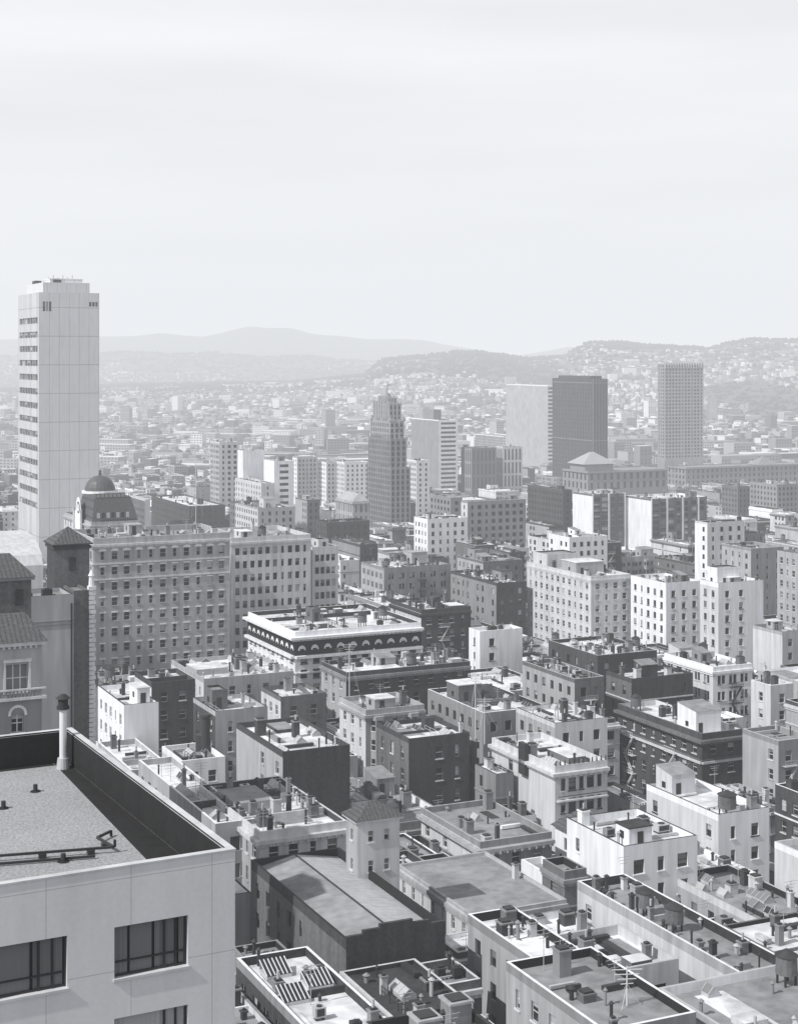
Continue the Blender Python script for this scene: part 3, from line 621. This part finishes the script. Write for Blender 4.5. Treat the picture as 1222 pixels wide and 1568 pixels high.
b.mb.box(-.35,-.35,b.zt-.25,b.w+.35,b.d+.35,b.zt+.02,'cream_stucco',bottom=True); b.mb.pyramid(-.5,-.5,b.w+.5,b.d+.5,b.zt+.024,b.zt+1.5,'tile_roof',b.w*.1,.1)
b=B('flat_roofed_building',722,1402,608,868,172,pb=1460,wm='grey_plaster',lm='cream_stucco',rm='roof_grey',par=.35,det=2,fh=3.2,cw=2.6,ww=.8,wh=1.6,clut=.04,front=.5,inner='metal_light',cornice=.3,frm='cream_stucco',pent=0,lv=0)
b=B('ornamented_apartment_building',735,1290,645,845,205,pb=1330,wm='concrete',lm='cream_stucco',rm='roof_grey',det=2,cw=2.6,ww=1.2,cornice=.8,cm='grey_plaster',left=.6,clut=1.6,pent=0)
for i in range(10): b.mb.box(i*b.w/10+.3,-.75,b.zr-.9,i*b.w/10+.6,-.7,b.zr-.56,'white_stucco',bottom=True)
b=B('gabled_hall',530,1440,384,682,152,pb=1490,wm='brick_dark',lm='brick_mid',rm='roof_grey',par=1.0,front=1,left=.6,clut=0,inner='matte_black',det=1)
mb=b.mb; w,d,zr=b.w,b.d,b.zr; t=.35; x1=w-t
mb.poly([(t,t,zr+.1),(t,d-t,zr+.1),(w*.48,d-t,zr+1.0),(w*.48,t,zr+1.0)],'roof_grey'); mb.poly([(w*.48,t,zr+1.0),(w*.48,d-t,zr+1.0),(x1,d-t,zr+.1),(x1,t,zr+.1)],'hall_roof')
mb.poly([(t,d-t,zr),(x1,d-t,zr),(w*.48,d-t,zr+1.0)],'brick_dark'); mb.beam((w*.48,t,zr+1.02),(w*.48,d-t,zr+1.02),.08,'metal_dark')
for i in range(6):
    a=i*w/6; h=(.25,.6,.95,.95,.6,.25)[i]; mb.box(a+.002,0.002,b.zt,a+w/6,.36,b.zt+h,'brick_dark')
b=B('white_apartment_building',1100,1248,990,1178,216,pb=1350,wm='white_stucco',lm='cream_stucco',rm='roof_white',par=.9,det=2,cw=3.4,ww=1.2,left=.6,front=.3,clut=1.2,frm='metal_dark',pent=0)
tank(b.mb,b.w*.35,b.d*.12,b.zr,1.3,1.8); penthouse(b.mb,b.w*.1,b.d*.7,b.zr,4,4,3.2,'cream_stucco',b.rng)
b=B('white_apartment_building',955,1297,868,1068,192,pb=1362,wm='white_stucco',lm='white_stucco',rm='roof_white',par=.9,det=2,cw=3.4,ww=1.5,left=.5,front=.2,clut=1.5,frm='metal_dark',pent=.3)
b=B('hip_roofed_house',885,1282,850,935,212,pb=1290,wm='white_stucco',par=.05,clut=0,det=1)
b.mb.pyramid(-.5,-.5,b.w+.5,b.d+.5,b.zt+.01,b.zt+2.6,'tile_roof',.3,.3)
B('apartment_building',1192,1135,1137,1245,258,pb=1230,wm='concrete',lm='grey_plaster',rm='roof_grey',det=2,left=.5,esc=(.1,'metal_light'))
B('brick_building',1250,1225,1187,1310,228,pb=1300,wm='brick_dark',lm='brick_dark',rm='roof_grey',det=2,cw=2.5,left=0,band=2,cm='white_stucco')
B('white_apartment_building',1235,1310,1186,1300,190,pb=1352,wm='white_stucco',lm='cream_stucco',det=1,left=1)
b=B('long_plastered_building',1135,1492,884,1215,152,pb=1568,wm='grey_plaster',lm='cream_stucco',rm='roof_grey',par=1.0,det=2,cw=3.4,ww=1.2,left=.85,inner='roof_tar',clut=1.8,pent=0)
rr=random.Random(77); y=.6
while y<b.d-1:
    if rr.random()<.6: chimney(b.mb,.28,y,b.zt-.02,rr.uniform(.4,.8),rr.uniform(.4,1.7),rr.choice(('brick_mid','concrete','brick_dark')),b.rng)
    else: vent(b.mb,.5,y,b.zt-.3,rr.uniform(.1,.2),rr.uniform(.6,1.5),'metal_dark')
    y+=rr.uniform(1.4,5)
for i in range(3):
    c=b.w*(.2+.3*i)
    b.mb.poly([pt((0,0,1,0),c+.7*math.cos(a),b.zr-3.0+.7*math.sin(a),.05) for a in [math.pi*k/8 for k in range(9)]],'cream_stucco')
b=B('apartment_building',1190,1425,1022,1290,178,pb=1480,wm='cream_stucco',lm='grey_plaster',rm='roof_grey',par=.8,det=1,clut=1.9,inner='matte_black',pent=.2)
b=B('apartment_building',850,1492,716,926,146,pb=1500,wm='concrete',lm='grey_plaster',rm='roof_white',par=.9,det=1,clut=1.5,inner='matte_black',pent=0)
b=B('apartment_building',925,1580,775,1066,128,pb=1600,wm='concrete',lm='grey_plaster',rm='roof_grey',par=.8,det=2,clut=1.3,inner='matte_black',pent=0)
b=B('apartment_building',640,1640,560,800,120,pb=1700,wm='grey_plaster',lm='brick_dark',rm='roof_grey',par=.8,det=2,clut=1.0,inner='matte_black',pent=0)
for q in ((.3,.55),(.72,.75)):
    x,y=b.w*q[0],b.d*q[1]; b.mb.box(x,y,b.zr,x+1.9,y+1.9,b.zr+1.8,'concrete'); b.mb.box(x-.15,y-.15,b.zr+1.8,x+2.05,y+2.05,b.zr+2.0,'grey_plaster',bottom=True); b.mb.box(x+.2,y+.2,b.zr+2.0,x+1.7,y+1.7,b.zr+2.12,'metal_dark')
b=B('skylit_building',500,1610,362,622,126,pb=1700,wm='concrete',lm='brick_dark',rm='roof_white',par=.8,det=2,clut=1.0,inner='roof_tar',pent=0)
mb=b.mb
for xx,yy in ((.1,.52),(.55,.62),(.2,.80)):
    x0,x1,y0=b.w*xx,b.w*(xx+.34),b.d*yy; z=b.zr+.01; mb.box(x0,y0,z,x1,y0+2.0,z+.3,'cream_stucco')
    mb.poly([(x0,y0,z+.31),(x1,y0,z+.31),(x1,y0+2.0,z+1.1),(x0,y0+2.0,z+1.1)],'glass'); mb.poly([(x0,y0+2.0,z+.3),(x1,y0+2.0,z+.3),(x1,y0+2.0,z+1.1),(x0,y0+2.0,z+1.1)],'cream_stucco')
    for i in range(7): x=x0+(x1-x0)*i/6; mb.beam((x,y0,z+.36),(x,y0+2.0,z+1.15),.04,'frame_white')
for mb,name,X,Y,rot in DONE: mb.obj(name,(X,Y,0),rot)

# ------------------------------------------------------------ near building (bottom left)
rot=math.radians(27.4); Y=58.0; X=(360-CX)*Y/F; zt=H-(1300-HY)*Y/F; zr=zt-1.55; d=21.3; WL=26.0
mb=MB(); rng=random.Random(5)
ops=[]
for k in range(4):
    ztp=110.0-3.2*k
    for a,e in [(-4.51,-1.80),(-9.3,-6.19),(-14.0,-11.2),(-18.8,-16.0)]: ops.append((WL+a,WL+e,ztp-1.8,ztp))
fr=(-WL,0,1,0)
ss=sorted(set([0,WL]+[o[0] for o in ops]+[o[1] for o in ops])); zs=sorted(set([60,zr]+[o[2] for o in ops]+[o[3] for o in ops]))
for i in range(len(ss)-1):
    for j in range(len(zs)-1):
        cs,cz=(ss[i]+ss[i+1])/2,(zs[j]+zs[j+1])/2
        if any(o[0]<cs<o[1] and o[2]<cz<o[3] for o in ops): continue
        mb.poly([pt(fr,ss[i],zs[j]),pt(fr,ss[i+1],zs[j]),pt(fr,ss[i+1],zs[j+1]),pt(fr,ss[i],zs[j+1])],'panel_wall')
for (s0,s1,za,zb) in ops:
    rec=.28
    for a,b_ in (((s0,za),(s1,za)),((s1,za),(s1,zb)),((s1,zb),(s0,zb)),((s0,zb),(s0,za))):
        mb.poly([pt(fr,*a),pt(fr,*b_),pt(fr,*b_,-rec),pt(fr,*a,-rec)],'cream_stucco')
    mb.poly([pt(fr,s0,za,-rec),pt(fr,s1,za,-rec),pt(fr,s1,zb,-rec),pt(fr,s0,zb,-rec)],'glass')
    L=s1-s0
    n=30; mm='curtain' if za<106 else 'drape'
    for i in range(n):
        if rng.random()<.04: continue
        a=s0+L*i/n; e=s0+L*(i+1)/n; oa=.01+.03*(i%2); ob=.01+.03*((i+1)%2)
        mb.poly([pt(fr,a,za+.05,-rec+oa),pt(fr,e,za+.05,-rec+ob),pt(fr,e,zb-.05,-rec+ob),pt(fr,a,zb-.05,-rec+oa)],mm)
    for a,e in ((0,.07),(L*.68,L*.68+.08),(L*.84,L*.84+.06),(L-.07,L)): wbox(mb,fr,s0+a,s0+e,za,zb,-rec+.05,-rec+.13,'metal_dark')
    for a,e in ((0,.08),((zb-za)*.27,(zb-za)*.27+.05),(zb-za-.07,zb-za)): wbox(mb,fr,s0+.07,s1-.07,za+a,za+e,-rec+.05,-rec+.115,'metal_dark')
    wbox(mb,fr,s0-.05,s1+.05,za-.1,za-.004,-.1,.07,'cream_stucco')
mb.poly([(0,0,60),(0,d,60),(0,d,zr),(0,0,zr)],'panel_wall'); mb.poly([(0,d,60),(-WL,d,60),(-WL,d,zr),(0,d,zr)],'panel_wall')
mb.ring(-WL,0,0,d,.32,zr,zt-.07,'panel_wall','matte_black','metal_light'); mb.ring(-WL-.03,-.03,.03,d+.03,.30,zt-.068,zt,'cream_stucco','matte_black','cream_stucco')
mb.poly([(-WL,.32,zr),(-.32,.32,zr),(-.32,d-.32,zr),(-WL,d-.32,zr)],'gravel_roof')
mb.poly([(-.33,.33,zr+.004),(-.33,d-.33,zr+.004),(-.95,d-.33,zr+.004),(-1.9,.33,zr+.004)],'matte_black')  # black wedge sheet beside the right parapet, wider towards the front
mb.poly([(-.97,d-.33,zr+.004),(-WL,d-.33,zr+.004),(-WL,d-.7,zr+.004),(-.98,d-.7,zr+.004)],'matte_black')
for p,q in (((-20,10.3,zr+.22),(-6.9,7.4,zr+.22)),((-6.9,7.4,zr+.22),(-2.55,6.4,zr+.22)),((-2.55,6.4,zr+.22),(-2.75,7.9,zr+.22)),((-2.75,7.9,zr+.22),(-2.0,8.5,zr+.22)),((-2.5,6.4,zr+.22),(-2.5,6.4,zr+.5)),((-2.0,8.5,zr+.22),(-2.0,8.5,zr)),((-20,9.7,zr+.1),(-3.4,6.0,zr+.1))): mb.beam(p,q,.045,'metal_dark')
for x,y in ((-5.2,7.0),(-3.4,6.6),(-7.5,7.54),(-9.8,8.04),(-2.65,7.2)): mb.box(x-.14,y-.09,zr,x+.14,y+.09,zr+.17,'brick_dark')
for x,y in ((-4.9,14.5),(-4.6,6.2),(-7.2,12.5),(-9,16),(-3.0,16.5)): mb.cyl(x,y,zr,zr+.32,.1,.1,'metal_dark',8); mb.cyl(x,y,zr+.001,zr+.05,.25,.2,'matte_black',8)
px,py=-.8,d-1.4
mb.cyl(px,py,zr,zr+.5,.32,.26,'metal_light',14); mb.cyl(px,py,zr+.5,zr+2.8,.17,.17,'frame_white',14); mb.cyl(px,py,zr+2.8,zr+2.95,.3,.3,'metal_dark',14); mb.cyl(px,py,zr+2.95,zr+3.3,.24,.24,'metal_dark',14); mb.cyl(px,py,zr+3.3,zr+3.5,.36,.12,'metal_dark',14)
mb.obj('panelled_apartment_building',(X,Y,0),rot)
Yc=240; Xc=(315-CX)*Yc/F; mb=MB(); zc=H-(1098-HY)*Yc/F
mb.cyl(0,0,55,zc,.75,.65,'metal_dark',14); mb.cyl(0,0,zc,zc+.4,.85,.85,'metal_dark',14); mb.box(-1.6,.8,55,-.4,2.0,zc-3,'brick_dark'); mb.obj('chimney_stack',(Xc,Yc,0))
# tall roof masts
for px_,yt,yb,Yd in ((535,985,1075,285),(728,1030,1105,270),(742,1068,1112,262),(300,700,790,500),(960,1480,1560,135)):
    mb=MB(); Xd=(px_-CX)*Yd/F; z1=H-(yt-HY)*Yd/F; z0=H-(yb-HY)*Yd/F-3; mb.cyl(0,0,z0,z1,.09,.05,'frame_white',6)
    for k in range(4): l=1.3-.25*k; mb.beam((-l,-.1,z1-.3-.4*k),(l,.1,z1-.3-.4*k),.03,'frame_white')
    for a in (0,2.1,4.2): mb.beam((0,0,z1-1.5),(2.2*math.cos(a),2.2*math.sin(a),z0+2.5),.02,'metal_light')
    mb.obj('roof_antenna',(Xd,Yd,0))

# ------------------------------------------------------------ streets + infill of the grid
SU,SV,SW=118.0,78.0,17.0
U0,V0=37.0,12.0
def uv2xy(u,v): return u*CR-v*SR, u*SR+v*CR
pm=MB(); rm=MB()
def strip(mb,u0,v0,u1,v1,h,m,step=12):
    nu=max(1,int((u1-u0)/step)); nv=max(1,int((v1-v0)/step))
    for i in range(nu):
        for j in range(nv):
            q=[]
            for a,b_ in ((i,j),(i+1,j),(i+1,j+1),(i,j+1)):
                x,y=uv2xy(u0+(u1-u0)*a/nu,v0+(v1-v0)*b_/nv); q.append((x,y,gz(x,y)+h))
            mb.poly(q,m)
def invis(x,y,m=.285): return y<85 or abs(x)>m*y+12
rng=random.Random(11)
tones=[('white_stucco','white_stucco'),('white_stucco','cream_stucco'),('cream_stucco','white_stucco'),('cream_stucco','grey_plaster'),('cream_stucco','cream_stucco'),('grey_plaster','cream_stucco'),('grey_plaster','grey_plaster'),('grey_plaster','concrete'),('concrete','cream_stucco'),('concrete','concrete'),('concrete','grey_plaster'),('brick_mid','cream_stucco'),('brick_mid','brick_mid'),('brick_mid','grey_plaster'),('brick_dark','brick_mid'),('brick_dark','white_stucco'),('brick_dark','grey_plaster'),('brick_dark','concrete')]
roofs=['roof_white','roof_white','roof_white','roof_grey','roof_grey','roof_grey','roof_tar']
mass=MB(); cnt=0
def lot(u,v,w,d,lvl=0,tone=None):
    global cnt
    x,y=uv2xy(u,v)
    if invis(x,y,.30): return
    for f in FOOT:
        if u<f[2]+.4 and u+w>f[0]-.4 and v<f[3]+.4 and v+d>f[1]-.4:
            if lvl<2 and w>5:
                lot(u,v,w/2,d/2,lvl+1); lot(u+w/2,v,w/2,d/2,lvl+1); lot(u,v+d/2,w/2,d/2,lvl+1); lot(u+w/2,v+d/2,w/2,d/2,lvl+1)
            return
    if lvl==0 and tone is None and rng.random()<.35 and d>18:
        t=rng.choice(tones); k=rng.uniform(.4,.6); lot(u,v,w,d*k,0,t); lot(u+(w*.25 if rng.random()<.5 else 0),v+d*k,w*.75,d*(1-k),0,t); return
    g=gz(x,y)
    h=rng.choice((9,10,12,13,15,17,20)) if y<500 else rng.choice((8,9,11,12,14,17,21,27))
    if y>1000: h*=.75
    if lvl: h=min(h,13)
    z=g+h+rng.uniform(-.8,.8)
    pa=CX+F*(x-d*SR)/(y+d*CR); pb_=CX+F*(x+w*CR)/(y+w*SR)
    for f in FOOT:
        if f[6]>y and f[4]<pb_ and f[5]>pa: z=min(z,H-(f[7]-HY)*y/F)
    if z<g+4: z=g+4+rng.random()
    wm,lm=tone or rng.choice(tones)
    k=dict(wm=wm,lm=lm,rm=rng.choice(roofs),par=rng.uniform(.3,1.1),fh=rng.uniform(2.9,3.5),cw=rng.uniform(2.1,3.8),ww=rng.uniform(.8,1.7),wh=rng.uniform(1.3,2.0),front=rng.choice((0,0,.2,.5)),left=rng.choice((.2,.6,.9,1)),cornice=rng.choice((0,0,.4,.7)),inner=rng.choice((wm,'roof_tar','matte_black','white_stucco')),pairs=rng.random()<.2,cm=rng.choice((wm,wm,'cream_stucco','concrete')),band=rng.choice((0,0,1,2)),pent=.35)
    if y<640:
        mb=MB(); core(mb,w-.15,d-.15,g-6,z,rng,det=2 if y<330 else 1,clut=1.7 if y<400 else 1.0,frm=rng.choice(('frame_white','metal_dark')),bays=rng.random()<.35,esc=(.3,rng.choice(('metal_dark','metal_light'))) if rng.random()<.35 else None,**k)
        mb.obj('apartment_building' if wm!='brick_dark' else 'brick_building',(x,y,0),ROT)
    else:
        mass.xf=(x,y,CR,SR); core(mass,w-.15,d-.15,g-4,z,rng,det=0,clut=.35 if y<1100 else .08,maxrows=4,lv=0,**k)
    cnt+=1
for bi in range(-3,14):
    for bj in range(0,20):
        u0=U0+bi*SU; v0=V0+bj*SV; u1=u0+SU-SW; v1=v0+SV-SW
        cx_,cy_=uv2xy((u0+u1)/2,(v0+v1)/2)
        if cy_>1620 or cy_<40 or abs(cx_)>.3*cy_+110: continue
        if cy_<900:
            strip(pm,u0-3.2,v0-3.2,u1+3.2,v0,.13,'pavement'); strip(pm,u0-3.2,v1,u1+3.2,v1+3.2,.13,'pavement'); strip(pm,u0-3.2,v0,u0,v1,.13,'pavement'); strip(pm,u1,v0,u1+3.2,v1,.13,'pavement')
            for k in range(int((u1-u0)/7)):
                a=u0+k*7; strip(rm,a,v1+8.4,a+3,v1+8.55,.03,'road_paint')
        half=(v1-v0)/2
        for row in range(2):
            u=u0
            while u<u1-4:
                w=min(rng.choice((7.6,8,9,11,13,16,20)),u1-u)
                dd=half-rng.uniform(1,9)
                v=v0 if row==0 else v1-dd
                lot(u,v,w,dd); u+=w+ (rng.choice((0,0,0,1.5)))
mass.xf=None; mass.obj('city_blocks'); pm.obj('pavement'); rm.obj('road_markings')

# ------------------------------------------------------------ distant city
rng=random.Random(3); far=MB(); seen=set(); N=0
for _ in range(46000):
    Y=math.sqrt(rng.uniform(1500**2,7000**2)); X=rng.uniform(-.30,.30)*Y
    a=math.radians(25 if X>-.05*Y and Y<3000 else (-20 if Y<3800 else 8)); c,s=math.cos(a),math.sin(a)
    u=X*c+Y*s; v=-X*s+Y*c; ku=round(u/11); kv=round(v/27)
    if ku%9==0 or kv%4==0 or (ku,kv,a) in seen: continue
    seen.add((ku,kv,a)); x=ku*11*c-kv*27*s+rng.uniform(-1,1); y=ku*11*s+kv*27*c+rng.uniform(-3,3)
    if y<1560: continue
    g=gz(x,y); dn=noise.noise(Vector((x/520,y/520,7)))
    if dn>.30 and y>2600: continue
    if dn>.12 and y>2600 and rng.random()<.5: continue
    if y>4300 and rng.random()<.35: continue
    if y>4500 and noise.noise(Vector((x/330,y/330,1)))>-.1: continue
    if y>4800 and g>100: continue
    w=rng.uniform(6,10.6); d=rng.uniform(10,22); h=rng.uniform(5,11)
    if y>4200: h*=.7
    r=rng.random(); ind=noise.noise(Vector((x/300,y/300,21)))>.15 and y<3000
    if ind:
        if rng.random()<.55: continue
        w=rng.uniform(18,60); d=rng.uniform(15,26); h=rng.uniform(6,13)
    elif r<.05 and y<4200: w*=rng.uniform(2,4); h=rng.uniform(10,20)
    elif r<.07: w*=5; d*=1.5; h=8
    elif r<.08 and y<3500: w*=1.8; h=rng.uniform(22,40)
    tn=noise.noise(Vector((x/140,y/140,33)))
    far.xf=(x,y,c,s); wl=rng.choice(('far_light','far_light','far_mid','far_mid','far_grey','far_dark') if tn<.1 else ('far_light','far_mid','far_grey','far_grey','far_dark')); rf=rng.choice(('far_light','far_mid','far_grey','far_grey','far_dark'))
    if r>.5 and y>2500 and not ind:
        far.box(0,0,g-6,w,d,g+h,wl); far.pyramid(-.3,-.3,w+.3,d+.3,g+h+.01,g+h+2.5,rf,.2,d*.35)
    else: far.box(0,0,g-6,w,d,g+h,wl,top=rf)
    N+=1
    if y<3400:
        nf=int(h/3.3)
        for k in range(nf):
            z=g+h-1.2-3.3*k
            if rng.random()<.8:
                n2=max(1,int(w/4)); 
                for q in range(n2): far.poly([(w*(q+.2)/n2,-.05,z-1.4),(w*(q+.75)/n2,-.05,z-1.4),(w*(q+.75)/n2,-.05,z),(w*(q+.2)/n2,-.05,z)],'far_dark')
far.xf=None; far.obj('distant_city')
tr=MB(); rng=random.Random(8)
for _ in range(16000):
    Y=math.sqrt(rng.uniform(1500**2,7000**2)); X=rng.uniform(-.30,.30)*Y
    n=noise.noise(Vector((X/520,Y/520,7))); keep=.16 if Y<4300 else .65
    if n>.2: keep=1
    if rng.random()>keep: continue
    g=gz(X,Y); 
    for _k in range(3):
        r=rng.uniform(3,6.5)*(1.1 if Y>4000 else .8); x=X+rng.uniform(-14,14); y=Y+rng.uniform(-14,14); z=g+r*.5
        top=(x+rng.uniform(-1,1),y,z+r*rng.uniform(.5,.9)); m=6
        ringp=[(x+r*rng.uniform(.6,1.2)*math.cos(2*math.pi*i/m),y+r*rng.uniform(.6,1.2)*math.sin(2*math.pi*i/m),z+r*rng.uniform(-.3,.3)) for i in range(m)]
        low=[(p[0]*.5+x*.5,p[1]*.5+y*.5,g-4) for p in ringp]
        for i in range(m):
            j=(i+1)%m; tr.poly([ringp[i],ringp[j],top],'foliage'); tr.poly([ringp[i],ringp[j],low[j],low[i]],'foliage')
tr.obj('distant_trees')

# ------------------------------------------------------------ atmosphere: homogeneous haze layer, emission added in place of scattered light
m=bpy.data.materials.new('haze'); m.use_nodes=True; nt=m.node_tree; nt.nodes.clear()
out=nd(nt,'ShaderNodeOutputMaterial'); ab=nd(nt,'ShaderNodeVolumeAbsorption'); em=nd(nt,'ShaderNodeEmission'); ad=nd(nt,'ShaderNodeAddShader')
SIG=1/4400.0
ab.inputs['Color'].default_value=(0,0,0,1); ab.inputs['Density'].default_value=SIG
em.inputs['Color'].default_value=(.845,.868,.90,1); em.inputs['Strength'].default_value=SIG
nt.links.new(ab.outputs[0],ad.inputs[0]); nt.links.new(em.outputs[0],ad.inputs[1]); nt.links.new(ad.outputs[0],out.inputs['Volume'])
hz=MB(); hz.box(-30000,-3000,-60,30000,39000,700,'asphalt',bottom=True); o=hz.obj('haze'); o.data.materials.clear(); o.data.materials.append(m)

# ------------------------------------------------------------ sun + sky
sd=Vector((-.83,-.54,0)).normalized(); el=math.radians(44)
sdir=Vector((sd.x*math.cos(el),sd.y*math.cos(el),math.sin(el)))
L=bpy.data.lights.new('sun','SUN'); L.energy=4.8; L.angle=math.radians(.6); L.color=(1,.985,.965)
so=bpy.data.objects.new('sun',L); so.rotation_euler=sdir.to_track_quat('Z','Y').to_euler(); scn.collection.objects.link(so)
w=bpy.data.worlds.new('World'); scn.world=w; w.use_nodes=True; nt=w.node_tree; nt.nodes.clear()
out=nd(nt,'ShaderNodeOutputWorld'); bg=nd(nt,'ShaderNodeBackground'); sky=nd(nt,'ShaderNodeTexSky',sky_type='NISHITA')
sky.sun_disc=False; sky.sun_elevation=el; sky.sun_rotation=math.atan2(sdir.x,sdir.y); sky.dust_density=3
bw=nd(nt,'ShaderNodeRGBToBW'); nt.links.new(sky.outputs[0],bw.inputs[0])
tc=nd(nt,'ShaderNodeTexCoord'); mp=nd(nt,'ShaderNodeMapping'); mp.inputs['Scale'].default_value=(1.2,1.2,9); mp.inputs['Rotation'].default_value=(0,math.radians(6),0)
nt.links.new(tc.outputs['Generated'],mp.inputs[0]); no=nd(nt,'ShaderNodeTexNoise'); no.inputs['Scale'].default_value=1.6; no.inputs['Detail'].default_value=5; no.inputs['Roughness'].default_value=.45
nt.links.new(mp.outputs[0],no.inputs[0])
mr=nd(nt,'ShaderNodeMapRange'); mr.inputs[1].default_value=.3; mr.inputs[2].default_value=.7; mr.inputs[3].default_value=6.7; mr.inputs[4].default_value=9.2; nt.links.new(no.outputs[0],mr.inputs[0])
sz=nd(nt,'ShaderNodeSeparateXYZ'); nt.links.new(tc.outputs['Generated'],sz.inputs[0])
el_=nd(nt,'ShaderNodeMapRange'); el_.inputs[1].default_value=.24; el_.inputs[2].default_value=.75; el_.inputs[3].default_value=1.0; el_.inputs[4].default_value=.3; nt.links.new(sz.outputs[2],el_.inputs[0])
vm=nd(nt,'ShaderNodeMath',operation='MULTIPLY'); nt.links.new(mr.outputs[0],vm.inputs[0]); nt.links.new(el_.outputs[0],vm.inputs[1])
mx=nd(nt,'ShaderNodeMix'); mx.data_type='FLOAT'; mx.inputs[0].default_value=.85; nt.links.new(bw.outputs[0],mx.inputs[2]); nt.links.new(vm.outputs[0],mx.inputs[3])
tint=nd(nt,'ShaderNodeMix'); tint.data_type='RGBA'; tint.blend_type='MULTIPLY'; tint.inputs[0].default_value=1; tint.inputs[7].default_value=(.975,.992,1.02,1)
nt.links.new(mx.outputs[0],tint.inputs[6]); nt.links.new(tint.outputs[2],bg.inputs[0]); bg.inputs[1].default_value=.125; nt.links.new(bg.outputs[0],out.inputs[0])

# ------------------------------------------------------------ camera (level, shifted lens)
c=bpy.data.cameras.new('camera'); co=bpy.data.objects.new('camera',c); scn.collection.objects.link(co)
co.location=(0,0,H); co.rotation_euler=(math.radians(90),0,0); c.sensor_fit='HORIZONTAL'; c.sensor_width=36; c.lens=36*F/1222
c.shift_y=-(784-HY)/1222; c.clip_start=.5; c.clip_end=60000; scn.camera=co
